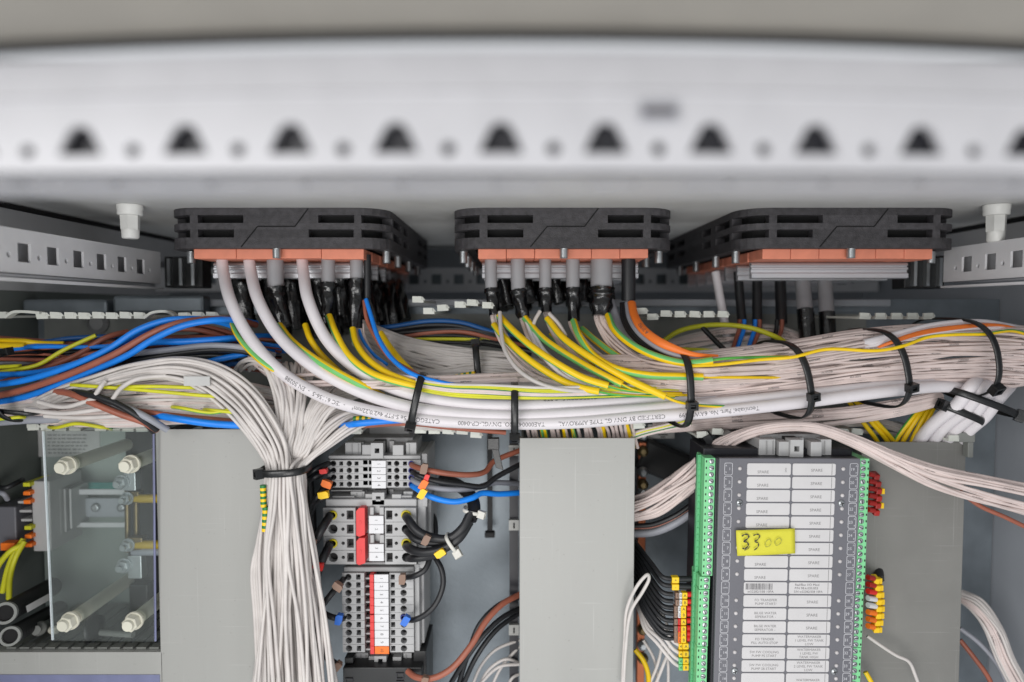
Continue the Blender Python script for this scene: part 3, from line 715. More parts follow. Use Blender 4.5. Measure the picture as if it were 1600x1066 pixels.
wire([(975, 474, 502), (978, 500, 490), (995, 526, 474), (1028, 548, 461), (1064, 561, 454), (1110, 568, 455)], 1.6, 'wire_black', 'black wire under the bluish grey one beside the orange sleeve')
wire([(971, 474, 503), (973, 500, 492), (990, 528, 476), (1024, 551, 463), (1064, 565, 455)], 1.4, 'wire_black', 'thin black wire furthest under the orange sleeve')
wire([(951, 470, 510), (964, 505, 498), (985, 532, 482), (1010, 545, 474), (1040, 555, 468)], 4.2, 'wire_grey', 'wide pale grey sleeve between the widest cable and the orange sleeve', cat='sleeve', flat=.4, n=12)
# loose wires from the shrink ends into the main bundle
def fan(x, y, D, n, ends, r=1.05, m=PK, group='thin wires fanning out under the middle frame', label=None):
    for i in range(n):
        ex, ey, ed = ends[i % len(ends)]; j = random.uniform(-4, 4)
        x1, y1 = x+random.uniform(-7, 7), y+random.uniform(-2, 4)
        cx_ = x1+(ex-x1)*.16; cy = y1+(ey-y1)*.48
        wire([(x1, y1-8, D-1), (x1+1.5, y1+8, D-4), (cx_, cy+j, D-16), (x1+(ex-x1)*.5, y1+(ey-y1)*.86+j, D-34), (ex, ey+j, ed), (ex+60, ey+j-2, ed+4), (ex+140, ey+j-6, ed+12)], r, m, label, group, n=7)
L2 = 'thin pinkish wire fanning from the shrink sleeves under the middle frame into the bundle'
fan(772, 492, D2, 6, [(930, 606, 456), (900, 602, 458), (960, 610, 454)], label=L2)
fan(818, 494, D2, 7, [(960, 600, 458), (1000, 606, 455), (930, 596, 460)], label=L2)
fan(856, 488, D2, 6, [(990, 592, 458), (1040, 602, 454), (1020, 596, 456)], label=L2)
fan(893, 498, D2, 6, [(1040, 598, 454), (1080, 592, 451), (1060, 606, 452)], label=L2)
fan(936, 492, D2, 18, [(1060, 575, 451), (1085, 580, 448), (1070, 598, 448), (1090, 586, 447), (1060, 588, 452)], label=L2)
wire([(781, 488, 490), (783, 520, 478), (790, 550, 466), (812, 580, 456), (850, 602, 448), (890, 610, 447), (940, 612, 450), (1000, 614, 456)], 1.45, W, 'single white wire looping down in front, below the leftmost grey cable', n=10)
wire([(844, 486, 492), (836, 500, 490), (830, 520, 488)], 1.4, W, 'short white wire stub crossing between the second and third grey cables')
wire([(858, 490, 492), (872, 505, 488), (884, 525, 482)], 1.4, W, 'short white wire right of the third grey cable')
for k in range(2): wire([(822+k*5, 500, 494), (833+k*6, 530, 482), (850+k*8, 558, 470), (885+k*9, 590, 458), (930, 605+k*3, 452), (1000, 612, 456)], 1.5, 'white_pvc', 'thicker white wire falling from the second grey cable', 'thicker white wires from the second grey cable', n=9)

# ---- gland 1 front row
for (x, y1, y2, wv, dx, lab, ms) in [(430, 451, 510, 25, 16, 'grey sleeved cable between the second and third white cables', 'sheath_grey'), (513, 443, 495, 21, -2, 'grey sleeved cable with a bulging black shrink end', 'sheath_grey'), (557, 437, 513, 20, -1, 'grey sleeved cable nearest the blue wire', 'sheath_grey'), (574, 466, 466, 11, 0, 'thin black cable that the blue and brown wires leave', 'wire_black')]:
    dropcable(x, D2, 398, y1, y2, wv, dx, lab, ms, r2=1.15)
e1 = [([(361, 500, 488), (370, 522, 478), (390, 548, 468), (420, 573, 462), (462, 592, 458)], 2.0, 'left outermost, beside the lowest white cable', -1.3),
      ([(436, 508, 490), (455, 532, 478), (485, 556, 466), (525, 581, 456), (575, 607, 452)], 2.5, 'lying between the second and third white cables', -.6),
      ([(477, 508, 494), (485, 530, 484), (500, 552, 480), (520, 572, 480), (540, 590, 482)], 2.2, 'just left of the third white cable', 1.6),
      ([(514, 494, 492), (524, 520, 480), (545, 556, 468), (580, 583, 458), (625, 598, 451), (668, 607, 448)], 2.5, 'from the bulging shrink end', .2),
      ([(551, 514, 494), (556, 535, 484), (573, 560, 472), (605, 583, 460), (650, 600, 452), (668, 605, 450)], 2.4, 'from the grey cable nearest the blue wire', .55),
      ([(595, 520, 500), (608, 540, 490), (625, 562, 478), (645, 582, 468)], 2.0, 'rightmost, short and beside the brown wire', 1.5)]
for pts, r, lab, ph in e1:
    (xa, ya, da), (xb, yb, db) = pts[-2:]; pts = pts[:-1]+[(xb, yb, db+5), (xb+(xb-xa)*.45, yb+(yb-ya)*.45, db+17)]
    wire(pts, r, YS, 'yellow and green sleeve under the left frame, '+lab, 'yellow green sleeves under the left frame', cat='sleeve', name='earth_sleeve', n=14, phase=ph, twist=.003, per=8)
wire([(572, 468, 498), (580, 495, 490), (592, 530, 478), (612, 560, 466), (645, 585, 455), (690, 598, 449), (740, 606, 450), (800, 610, 456)], 1.6, 'wire_blue', 'bright blue wire from the thin black cable, curving under the tie', n=10)
wire([(569, 470, 499), (573, 498, 492), (588, 530, 480), (610, 560, 468), (645, 581, 459), (665, 592, 455), (720, 602, 456)], 1.5, 'wire_brown', 'brown wire beside the bright blue wire under the left frame', n=10)
wire([(560, 510, 502), (566, 530, 494), (585, 555, 484), (605, 570, 478)], 1.2, 'wire_blue', 'short darker blue wire behind the brown one')
L1 = 'thin white wire fanning from the shrink sleeves under the left frame'
for (x, y, ends, n_) in ((372, 504, [(470, 600, 462), (440, 588, 466)], 4), (440, 508, [(560, 598, 456), (600, 604, 455)], 3), (520, 497, [(600, 596, 460), (640, 604, 455)], 4), (560, 512, [(655, 598, 452), (668, 600, 450), (650, 594, 454)], 7), (600, 530, [(680, 592, 456), (700, 598, 455)], 4)):
    fan(x, y, D2, n_, ends, r=1.25, group='thin wires fanning out under the left frame', label=L1)
# yellow green wires running on top of the white trio between the ties
for k, (y0, y1, y2, m) in enumerate([(596, 603, 610, YG), (598, 606, 613, YG), (600, 610, 616, PK), (603, 613, 618, PK), (605, 617, 621, YG), (608, 620, 622, YG), (594, 601, 606, W)]):
    wire([(650, y0, 450), (700, (y0+y1)/2+3, 448), (760, y1+1, 448), (850, y2, 447), (940, y2-2, 450), (1020, y2-4, 455), (1060, y2-4, 460)], 1.1, m, 'thin wire lying on the white cables between the two left ties, ' + ['topmost yellow green', 'second yellow green', 'upper pinkish', 'lower pinkish', 'third yellow green', 'lowest yellow green', 'topmost white'][k], 'wires on the white cables', n=8)

# ---- cables in the rows behind (frames 1 and 2), mostly black shrink
names_r = {}
for fi, (cx, cols) in enumerate(((GX[0], [-48, -29, -10, 10, 29, 48]), (GX[1], [-46, -26, -6, 16, 38]))):
    for r in range(1, 7):
        D = GD+14+r*31+13
        for ci, c in enumerate(cols):
            if random.random() < (.04 if fi == 0 else .12): continue
            pxx = 800+(cx+c+random.uniform(-3, 3))*F/D; ytop = 485-38*F/D
            sh = random.uniform(12, 30) if fi == 0 else random.uniform(4, 14)
            wv = random.uniform(13, 19)*F/D*.62
            yy = ytop+sh*450/D; y2 = yy+random.uniform(75, 118)*480/D if fi == 0 else yy+random.uniform(50, 75)*480/D
            dropcable(pxx, D, ytop-6, yy, min(y2, 566 if fi == 0 else 520), wv, random.uniform(4, 18) if fi == 0 else random.uniform(-2, 14),
                      'dark shrink sleeved cable in the rows behind under the %s frame' % ('left' if fi == 0 else 'middle'), random.choice(['sheath_grey', 'sheath_grey', 'wire_black']) if fi == 0 else 'wire_black', group='cables in the back rows under the %s frame' % ('left' if fi == 0 else 'middle'), r2=1.2)
# gland 3 rear cables
for (x, x2, m, wv, y1, y2, lab) in [(1118, 1140, 'white_pvc', 13, 545, 545, 'pale grey cable slanting down, leftmost under the right frame'), (1153, 1160, 'wire_black', 14, 512, 512, 'black cable, second under the right frame'), (1183, 1183, 'wire_black', 15, 512, 512, 'black cable, third under the right frame'), (1219, 1221, 'wire_black', 17, 505, 505, 'black cable, fourth under the right frame'), (1253, 1262, 'sheath_grey', 23, 485, 530, 'grey cable with black end, fifth under the right frame'), (1288, 1294, 'sheath_grey', 22, 490, 525, 'grey cable with black end, rightmost under the right frame')]:
    D = 556; r = wv*D/F/2; c = thing('frame_cable', P(x, 430, D), lab, 'cable', 'cables hanging from the right frame')
    yb = y1; xb = x+(x2-x)*(yb-430)/(y2-430)
    g = G(); tube(g, smooth([P(x, 425, D), P((x+xb)/2, (430+yb)/2, D-5), P(xb, yb, D-12)], 6), r, 14); mk('sheath', g, m, c)
    if y2 > y1:
        g = G(); tube(g, smooth([P(xb, yb-2, D-11.9), P(x2, y2, D-16), P(x2+4, y2+30, D-20)], 6), r*1.08, 14); mk('shrink_sleeve', g, 'shrink_black', c)
for k, (x, m, nm) in enumerate([(1163, 'wire_blue', 'blue'), (1156, 'wire_brown', 'brown'), (1187, 'wire_brown', 'brown'), (1180, 'wire_blue', 'bright blue'), (1222, 'wire_brown', 'brown'), (1214, 'wire_black', 'black')]):
    wire([(x, 500, 540), (x-1, 515, 538), (x-6, 530, 534), (x-12, 548, 528)], 1.7, m, '%s wire end leaving the %s black cable behind the bundle' % (nm, ['second', 'second', 'third', 'third', 'fourth', 'fourth'][k]), 'wire ends of the black cables at right')

# ---- wires behind at the upper right (between duct fingers and the bundle)
bundle_wires([(1010, 555, 540, 14), (1080, 540, 540, 18), (1150, 530, 545, 20), (1215, 528, 550, 18), (1260, 540, 550, 14)], 16, 1.0, [('wire_pink', 2), ('wire_white', 1)], 'pale wire in the shadow behind the bundle at upper right', 'shadowed wires behind the bundle', th=(-90, 90), rdk=.7, wander=.2)
wire([(1030, 538, 520), (1060, 518, 520), (1110, 508, 518), (1170, 512, 512), (1215, 528, 500), (1240, 545, 485)], 1.9, 'wire_lime', 'yellow wire arching over behind the bundle at upper right')
wire([(1040, 545, 515), (1080, 546, 512), (1130, 550, 505), (1180, 560, 490)], 1.4, YG, 'yellow green wire low behind the bundle right of the orange sleeve')
wire([(1094, 508, 520), (1110, 525, 515), (1135, 550, 505)], 2.0, 'wire_black', 'black wire dropping behind the bundle under the yellow arch')

# ---- centre background bundle (between x 600 and 1000)
bundle_wires([(560, 520, 530, 20), (620, 548, 520, 24), (680, 566, 512, 28), (745, 577, 505, 30), (810, 582, 504, 28), (880, 594, 505, 22), (960, 604, 506, 16)], 34, 1.35, [('wire_white', 3)], 'off white wire in the tied bundle behind the white cables at centre', 'wires of the centre background bundle', th=(-95, 90), rdk=.55, wander=.16, shells=(1, .9, .97))
bundle_wires([(600, 590, 505, 8), (680, 588, 503, 12), (745, 583, 500, 18), (830, 590, 500, 20), (900, 600, 503, 14)], 12, 1.35, [('wire_white', 3)], 'off white wire low in the centre bundle beside the striped marker', 'low wires of the centre background bundle', th=(-90, 60), rdk=.5, wander=.16)
for k, (ys, m, nm) in enumerate([((511, 502, 504, 518), 'wire_navy', 'dark blue'), ((522, 516, 514, 520), 'wire_black', 'black'), ((516, 508, 510, 524), 'wire_black', 'black'), ((530, 520, 518, 528), 'wire_brown', 'dark brown'), ((522, 519, 519, 527), YG, 'upper yellow green'), ((532, 530, 530, 530), YG, 'lower yellow green'), ((526, 524, 525, 532), 'wire_black', 'black'), ((536, 534, 536, 540), 'wire_black', 'black')]):
    wire([(560, ys[0]+4, 535), (610, ys[0], 530), (670, ys[1], 526), (720, ys[2], 524), (768, ys[3], 524), (830, ys[3]+14, 530)], 2.0 if k < 4 else 1.4, m, '%s wire at the back, between the left and middle frame cables' % nm, 'dark wires between the frames')
# striped markers
def zebra(p0, p1, r, label, group='green and yellow striped wire markers'):
    a, b = P(*p0), P(*p1); n = 8; t = thing('striped_marker', a, label, 'wire marker', group)
    for k in range(n):
        g = G(); g.cyl(a.lerp(b, k/n), a.lerp(b, (k+1)/n), r, n=12); mk('marker_band', g, 'tag_yellow' if k % 2 else 'wire_darkgreen', t)
zebra((708, 590, 486), (742, 584, 484), 2.0, 'green and yellow striped marker on the centre bundle, left of its tie')
zebra((553, 655, 458), (590, 654, 456), 2.0, 'green and yellow striped marker under the white cables, above the terminals')
zebra((411, 758, 452), (412, 792, 452), 2.0, 'striped marker on the left edge of the vertical bundle, upper one')
zebra((415, 792, 452), (414, 830, 452), 2.1, 'striped marker on the left edge of the vertical bundle, lower one')
zebra((433, 1010, 462), (435, 1034, 462), 2.2, 'striped marker deep between wires low in the vertical bundle')

# ================================================================== LEFT SIDE POWER WIRES
LW = [([(-10, 528, 500), (60, 533, 500), (120, 538, 502), (200, 536, 505)], 'wire_brown', 2.0, 'brown wire along the top left edge'),
      ([(-10, 537, 496), (60, 536, 497), (110, 529, 500), (200, 526, 506), (260, 530, 515)], 'wire_navy', 2.1, 'dark blue wire crossing the top left behind'),
      ([(-10, 555, 498), (60, 552, 498), (110, 545, 500), (190, 542, 506)], 'wire_black', 2.2, 'black wire above the left tie'),
      ([(-10, 564, 498), (60, 556, 496), (130, 549, 500), (220, 548, 506)], 'wire_black', 2.0, 'second black wire above the left tie'),
      ([(-10, 577, 486), (60, 576, 484), (120, 555, 486), (165, 528, 490), (200, 518, 500)], 'wire_brown', 2.2, 'brown wire rising from the left tie, topmost'),
      ([(-10, 602, 466), (40, 594, 464), (110, 572, 462), (170, 545, 462), (215, 516, 464), (260, 501, 466), (310, 499, 470), (350, 505, 482), (385, 520, 500), (410, 535, 515)], 'wire_blue', 2.4, 'bright blue wire rising right from the left tie, upper'),
      ([(-10, 586, 474), (40, 584, 472), (90, 576, 470), (150, 556, 470), (200, 530, 472), (240, 508, 474)], 'wire_blue', 2.2, 'blue wire rising behind the upper bright blue one'),
      ([(-10, 620, 466), (40, 608, 464), (110, 584, 461), (180, 553, 459), (235, 522, 460), (280, 505, 463), (330, 499, 470), (370, 500, 484), (400, 508, 502)], 'wire_brown', 2.5, 'brown wire between the two bright blue wires'),
      ([(-10, 630, 468), (40, 620, 466), (120, 590, 463), (200, 555, 458), (240, 530, 457), (290, 508, 458), (340, 500, 466), (372, 501, 484), (400, 505, 505)], 'wire_blue', 2.4, 'bright blue wire rising right from the left tie, lower'),
      ([(-10, 633, 472), (50, 618, 470), (120, 598, 470), (190, 578, 474), (250, 570, 480), (310, 565, 488), (340, 560, 495)], 'wire_brown', 2.1, 'brown wire dipping under the lower bright blue wire'),
      ([(150, 560, 480), (230, 536, 474), (290, 534, 472), (350, 530, 478), (400, 526, 496), (430, 526, 510)], 'wire_blue', 2.6, 'straight bright blue wire ending at the yellow green sleeve'),
      ([(190, 545, 486), (250, 530, 486), (320, 528, 486), (370, 532, 488)], 'wire_brown', 2.2, 'brown wire just above the straight blue one'),
      ([(240, 520, 480), (290, 514, 484), (330, 520, 488), (360, 530, 494)], 'wire_brown', 2.1, 'brown wire arching behind the brown and blue pair'),
      ([(250, 512, 486), (300, 508, 490), (345, 516, 494), (380, 528, 500)], 'wire_brown', 1.9, 'thin brown wire arching near the duct fingers'),
      ([(140, 564, 472), (200, 554, 470), (270, 546, 470), (330, 540, 471), (390, 545, 474), (430, 556, 480)], 'wire_grey', 2.3, 'grey wire running under the straight blue wire'),
      ([(130, 568, 476), (210, 562, 474), (280, 552, 473), (330, 547, 472), (380, 549, 474), (420, 560, 480)], 'wire_black', 2.4, 'black wire under the grey wire'),
      ([(180, 566, 478), (260, 560, 477), (330, 556, 476), (390, 560, 480)], 'wire_black', 2.4, 'lower black wire under the grey wire'),
      ([(300, 572, 478), (340, 562, 474), (390, 552, 480), (430, 548, 498), (450, 548, 510)], 'wire_blue', 2.3, 'blue wire passing below the black wires at the white arc'),
      ([(300, 577, 488), (340, 572, 484), (390, 566, 480), (430, 562, 482)], 'wire_navy', 1.9, 'dark blue wire just above the white arc'),
      ([(60, 606, 480), (85, 611, 464), (112, 616, 454), (150, 632, 450), (190, 648, 450), (225, 660, 452), (245, 672, 462)], 'wire_brown', 2.4, 'brown wire crossing down over the pale wires'),
      ([(80, 604, 480), (108, 611, 460), (140, 617, 450), (180, 630, 447), (215, 650, 447), (245, 672, 460)], 'wire_black', 2.3, 'black wire crossing down beside the brown one'),
      ([(80, 612, 482), (115, 617, 464), (150, 625, 454), (190, 640, 452), (225, 660, 454), (240, 675, 462)], 'wire_black', 2.0, 'second black wire crossing down into the duct edge'),
      ([(120, 620, 480), (150, 624, 460), (190, 634, 450), (225, 650, 448), (262, 672, 456)], 'wire_grey', 2.4, 'grey wire crossing down right of the black wires'),
      ([(200, 640, 458), (260, 648, 456), (330, 655, 458), (400, 662, 464)], 'wire_brown', 1.9, 'brown wire along the bottom left above the blue one'),
      ([(190, 640, 480), (235, 647, 460), (280, 655, 452), (330, 662, 452), (400, 666, 458)], 'wire_blue', 2.6, 'bright blue wire above the left vertical duct'),
      ([(-10, 660, 470), (40, 656, 466), (80, 655, 466), (130, 652, 470)], 'wire_grey', 3.2, 'grey cable along the bottom left below the tie'),
      ([(455, 684, 482), (485, 674, 478), (520, 668, 471), (540, 665, 462), (560, 662, 453), (640, 656, 455), (690, 660, 460)], 'wire_blue', 2.4, 'bright blue wire under the white cables, above the terminals'),
      ([(560, 666, 470), (640, 662, 462), (700, 668, 462), (790, 676, 470)], 'wire_brown', 1.8, 'brown wire under the white cables beside the blue one'),
      ([(-10, 568, 492), (50, 566, 490), (110, 558, 492), (190, 553, 500)], 'wire_grey', 2.2, 'grey wire behind the left tie'),
      ([(-10, 636, 482), (90, 622, 480), (160, 606, 482), (240, 590, 488)], 'wire_black', 2.2, 'black wire hidden under the brown and blue wires at left')]
for k in range(34):
    y0 = random.uniform(530, 600); y1 = random.uniform(520, 578); d = random.uniform(486, 512)
    wire([(-12, y0, d), (60, y0*.7+y1*.3-3, d-2), (150, y0*.4+y1*.6+random.uniform(-6, 6), d), (260, y1+random.uniform(-5, 5), d), (350, y1+random.uniform(-6, 6), d), (440, y1+8, d+6)], random.choice([1.0, 1.3, 1.6]), random.choices(['wire_blue', 'wire_brown', 'wire_black', 'wire_grey', YG], [5, 6, 7, 3, 3])[0],
         'thin coloured wire lying behind the thick power wires at left', 'thin coloured wires behind at left', n=8)
for pts, m, r, lab in LW: wire(pts, r*.92, m, lab, 'power wires at the left', n=12)
for k, pts in enumerate([[(-10, 533, 490), (38, 534, 488), (60, 537, 490), (100, 538, 495)], [(-10, 574, 480), (32, 572, 478)], [(-10, 583, 478), (30, 577, 476), (60, 570, 478), (100, 547, 482), (150, 524, 488)], [(-10, 540, 486), (40, 540, 486)]]):
    wire(pts, 2.2 if k in (0, 3) else 1.5, YS if k in (0, 3) else YG, 'yellow green wire at the left edge, ' + ['topmost with its sleeve end', 'short one above the bright blue wire', 'thin one rising beside the brown wire', 'second from top with light green stripe'][k], 'yellow green wires at the left edge', n=10, phase=2)

# ---- pale bundle in the left part of the duct
lb = [(-20, 640, 472, 20), (50, 636, 470, 24), (120, 634, 469, 32), (200, 630, 468, 38), (280, 626, 468, 36), (360, 628, 470, 34), (430, 636, 476, 28)]
bundle_wires(lb, 46, 1.15, [('wire_pink', 6), ('wire_white', 3)], 'pale thin wire lying in the left part of the open duct', 'pale wires in the left duct', th=(-88, 84), rdk=.42, wander=.14, shells=(1, .92, .97))
bundle_wires(lb, 24, 1.15, [('wire_pink', 6)], 'packed pale wires deep in the left duct', None, th=(-88, 90), rdk=.2, wander=.1, shells=(.8, .9), stuff=True, name='duct_fill_wires', cat='wires')
for k, pts in enumerate([[(190, 604, 452), (250, 604, 450), (300, 606, 452)], [(120, 602, 454), (190, 607, 451), (260, 613, 449), (330, 619, 450), (375, 620, 454)], [(280, 637, 452), (330, 645, 450), (360, 640, 451), (390, 634, 455)], [(330, 641, 452), (370, 645, 450), (400, 648, 454)], [(-10, 656, 460), (30, 652, 458)], [(90, 668, 464), (120, 662, 462), (160, 668, 464)]]):
    pts = [(pts[0][0]-16, pts[0][1]-1, pts[0][2]+20)]+pts+[(pts[-1][0]+16, pts[-1][1]+1, pts[-1][2]+18)]
    wire(pts, 1.25, ('wire_lime', 'wire_green'), 'thin yellow wire among the pale wires in the left duct, ' + ['upper short', 'long middle', 'lower wavy', 'lowest right', 'at the left edge', 'at the duct lip'][k], 'yellow wires among the pale left wires', n=8, phase=1.5)
for k, pts in enumerate([[(60, 628, 452), (100, 636, 450), (150, 622, 450)], [(40, 640, 454), (100, 646, 450), (160, 639, 450)], [(70, 650, 454), (130, 653, 451), (195, 649, 452)], [(150, 616, 448), (158, 604, 447), (164, 596, 449)], [(176, 624, 448), (190, 606, 446), (215, 592, 446), (260, 587, 448)]]):
    wire(pts, 1.5, W, 'single white wire on top of the pale wires at left, ' + ['upper', 'middle', 'lowest', 'short upright stub', 'hooking upwards'][k], 'white wires on the left pale bundle', n=9)
g = G(); a = P(303, 597, 440); g.box(a.x-8.5, a.x+8.5, 444, 444.5, a.z-3.0, a.z+3.2); o = mk('paper_flag', g, 'paper_grey'); tag(o, 'blank pale flag label between the white arc wires', 'label')

# ================================================================== WHITE WIRES ARCING INTO THE VERTICAL BUNDLE
def lerp_path(A, B, u, jit=0, dj=0):
    n = len(A); out = []
    jx = random.uniform(-1, 1)*jit; ph = random.uniform(0, 6)
    for i in range(n):
        a, b = A[i], B[i]
        out.append((a[0]+(b[0]-a[0])*u+jx*math.sin(ph+i*.9)*1.4, a[1]+(b[1]-a[1])*u+jx*math.cos(ph+i*.9), a[2]+(b[2]-a[2])*u+random.uniform(-dj, dj)))
    return out
def column(u, d0):      # lower part of the vertical bundle; u across the tie 0..1
    x = 416+60*u; k = abs(u-.5)*2
    dep = d0+k*k*9
    xb = 394+128*u+random.uniform(-15, 15)
    xm = 408+84*u+random.uniform(-10, 10)
    return [(x, 733, dep), (x+(xm-x)*.35+random.uniform(-3, 3), 790, dep+1), (xm, 870, dep+2), (xm+(xb-xm)*.5+random.uniform(-4, 4), 970, dep+3), (xb, 1085, dep+4)]
A_out = [(20, 640, 470), (80, 610, 462), (150, 585, 456), (215, 566, 452), (285, 559, 450), (345, 572, 449), (392, 602, 449), (430, 650, 449), (450, 695, 450)]
A_in = [(40, 655, 472), (90, 630, 462), (140, 612, 454), (200, 597, 449), (255, 592, 447), (305, 606, 446), (350, 640, 446), (385, 680, 446), (407, 710, 448)]
LA = 'white wire arching from the left duct down into the vertical bundle'
for i in range(26):
    u = (i+.5)/26; dd = random.choice([0, 3, 6])
    p = lerp_path(A_out, A_in, u, 3.0, .8); p = [(a, b, c+dd) for a, b, c in p]
    uc = (1-u)*.62+random.uniform(-.03, .03)
    wire(p+column(uc, 444+dd+random.choice([0, 0, 4])), 1.22*random.uniform(.93, 1.08), W, LA, 'white wires arching from the left into the vertical bundle', n=8, per=6)
B_out = [(700, 668, 476), (650, 655, 466), (600, 644, 458), (560, 640, 452), (525, 650, 448), (500, 678, 446), (482, 705, 446)]
B_in = [(a, b, d+9) for a, b, d in [(600, 620, 480), (570, 628, 470), (540, 632, 462), (515, 640, 456), (488, 660, 450), (468, 690, 448), (455, 712, 447)]]
B_o2 = [(a, b, d+7) for a, b, d in [(720, 676, 478), (660, 668, 468), (610, 660, 460), (575, 662, 454), (548, 676, 450), (515, 700, 448), (490, 718, 446)]]
for i in range(20):
    u = (i+.5)/20; dd = random.choice([0, 3, 6])
    p = lerp_path(B_in, B_o2, u, 2.0, .8); p = [(a, b, c+dd) for a, b, c in p]
    uc = .45+.55*u+random.uniform(-.03, .03)
    wire(p+column(min(uc, 1.0), 444+dd), 1.22*random.uniform(.93, 1.08), W, 'white wire arching from below the thick cables down into the vertical bundle', 'white wires arching from the right into the vertical bundle', n=8, per=6)
M_a = [(358, 582, 480), (372, 566, 474), (395, 562, 468), (415, 578, 462), (432, 620, 458), (436, 670, 456), (430, 705, 455)]
M_b = [(506, 560, 486), (500, 574, 480), (490, 592, 474), (481, 614, 468), (475, 640, 462), (470, 675, 458), (464, 705, 456)]
for i in range(24):
    u = (i+.5)/24; p = lerp_path(M_a, M_b, u, 4, 1.5)
    wire(p+[(430+random.uniform(0, 45), 733, 458), (425+random.uniform(0, 50), 800, 460)], 1.3, W, 'white wire looping over behind, into the middle of the vertical bundle', 'white wires looping into the middle of the vertical bundle', n=8, per=6)
M_c = [(505, 590, 478), (498, 605, 472), (488, 625, 466), (478, 645, 462), (470, 675, 458), (460, 705, 456)]
M_d = [(590, 612, 484), (570, 618, 476), (545, 625, 468), (520, 640, 463), (500, 668, 459), (482, 705, 456)]
for i in range(18):
    p = lerp_path(M_c, M_d, (i+.5)/18, 3, 1.5)
    wire(p+[(440+random.uniform(0, 36), 733, 458), (440+random.uniform(0, 36), 800, 460)], 1.3, W, 'white wire bending down under the thick cables into the vertical bundle', 'white wires bending under the thick cables', n=8, per=6)
# a few loose ones on the left of the column
for k in range(3): wire([(412+k*4, 800, 456), (402+k*3, 850, 460), (394+k*4, 890, 460), (398+k*4, 960, 462), (404+k*5, 1085, 464)], 1.3, W, 'loose white wire bowing out left of the vertical bundle', 'loose white wires left of the vertical bundle', n=8)
# wires continuing behind the column fill
gs = G()
for i in range(26):
    c = column(random.uniform(0.02, .98), 458)
    tube(gs, smooth([P(*q) for q in [(445+random.uniform(-20, 20), 690, 462)]+c], 6), 1.3, 6)
o = mk('bundle_core_wires', gs, 'wire_white'); o['kind'] = 'stuff'; tag(o, 'packed white wires in the core of the vertical bundle', 'wires')

# ================================================================== CABLE TIES
def ztie(c, upd, a, b, lean, label, head=(0.0, 1), width=2.4, m='tie_black', tilt=0.0, group='black cable ties', hs=4.2):
    """c=(px,py,D) centre, upd=(dx,dy) px direction of the long axis, a half length px, b half depth mm"""
    C = P(*c); k = c[2]/F; U = Vector((upd[0], 0, -upd[1])).normalized(); A = a*k
    Fv = Vector((lean, -1, 0)).normalized(); T = U.cross(Fv).normalized()
    t = thing('cable_tie', C, label, 'cable tie', group)
    se = lambda c_, s_: C+U*A*math.copysign(abs(c_)**.8, c_)+Fv*b*math.copysign(abs(s_)**.62, s_)
    n = 56; g = G(); vs = []; fs = []
    for i in range(n):
        th = 2*PI*i/n; ct, st = math.cos(th), math.sin(th)
        p = se(ct, st); q1 = se(math.cos(th+.02), math.sin(th+.02))-se(math.cos(th-.02), math.sin(th-.02)); nrm = T.cross(q1).normalized(); nrm = nrm if nrm.dot(p-C) > 0 else -nrm
        for (q, h) in ((-1, 0), (-1, .9), (-.35, 1.25), (.35, 1.25), (1, .9), (1, 0)): vs.append(p+T*width*q+nrm*h)
    for i in range(n):
        j = (i+1) % n
        for q in range(6): fs.append((i*6+q, i*6+(q+1) % 6, j*6+(q+1) % 6, j*6+q))
    g.add(vs, fs, 0, True); mk('strap', g, m, t)
    th = math.radians(head[0]); p = se(math.cos(th), math.sin(th)); q1 = se(math.cos(th+.02), math.sin(th+.02))-se(math.cos(th-.02), math.sin(th-.02)); nrm = T.cross(q1).normalized(); nrm = nrm if nrm.dot(p-C) > 0 else -nrm; tg = nrm.cross(T).normalized()
    g = G(); q = p+nrm*2.4; w1, w2, w3 = hs*.82, hs*.66, 2.6
    ring_ = rect(-w1, w1, -w2, w2); hole = rect(-w1*.5, w1*.5, -w2*.45, w2*.5)
    g.poly(ring_, [hole], lambda u, v, d: q+T*u+tg*v+nrm*d, -w3, w3); mk('head', g, m, t, bevel=.4)
    g = G(); g.obox(q+nrm*.5, T*w1*.45, tg*.5, nrm*1.2); mk('pawl', g, m, t)
    return t
ztie((44, 604, 474), (.2, 1), 52, 27, -.3, 'black cable tie round all the wires at the left edge', (170, 1))
ztie((447, 732, 457), (1, -.05), 35, 15, 0, 'black cable tie gathering the top of the vertical white bundle', (140, 1), hs=4)
ztie((653, 624, 464), (-.22, 1), 40, 22, .05, 'black cable tie on the white cables, directly above the terminals', (38, 1))
ztie((804, 638, 465), (0, 1), 40, 23, 0, 'black cable tie on the white cables, above the middle duct edge', (33, 1))
ztie((1054, 604, 470), (.04, 1), 59, 31, .1, 'black cable tie at the left start of the big bundle', (76, 1))
ztie((1220, 592, 470), (.19, 1), 59, 31, .22, 'black cable tie, second on the big bundle', (76, 1))
ztie((1362, 574, 471), (.2, 1), 60, 31, .24, 'black cable tie, third on the big bundle', (72, 1))
ztie((1484, 557, 478), (.16, 1), 59, 35, .3, 'black cable tie nearest the right end of the big bundle', (50, 1), hs=5)
ztie((746, 572, 507), (.09, 1), 32, 18, .05, 'black cable tie on the centre bundle behind the white cables', (200, 1))
ztie((1530, 628, 470), (1, .38), 52, 14, 0, 'black cable tie round the four white cables at the turn', (20, 1), hs=5)
ztie((1496, 645, 478), (1, .42), 34, 12, 0, 'lower black cable tie on the four dropping white cables', (160, 1), hs=4.5)
ztie((18, 640, 462), (1, .12), 40, 8, 0, 'thin black tie low at the left edge', (190, 1), width=1.5, hs=3)

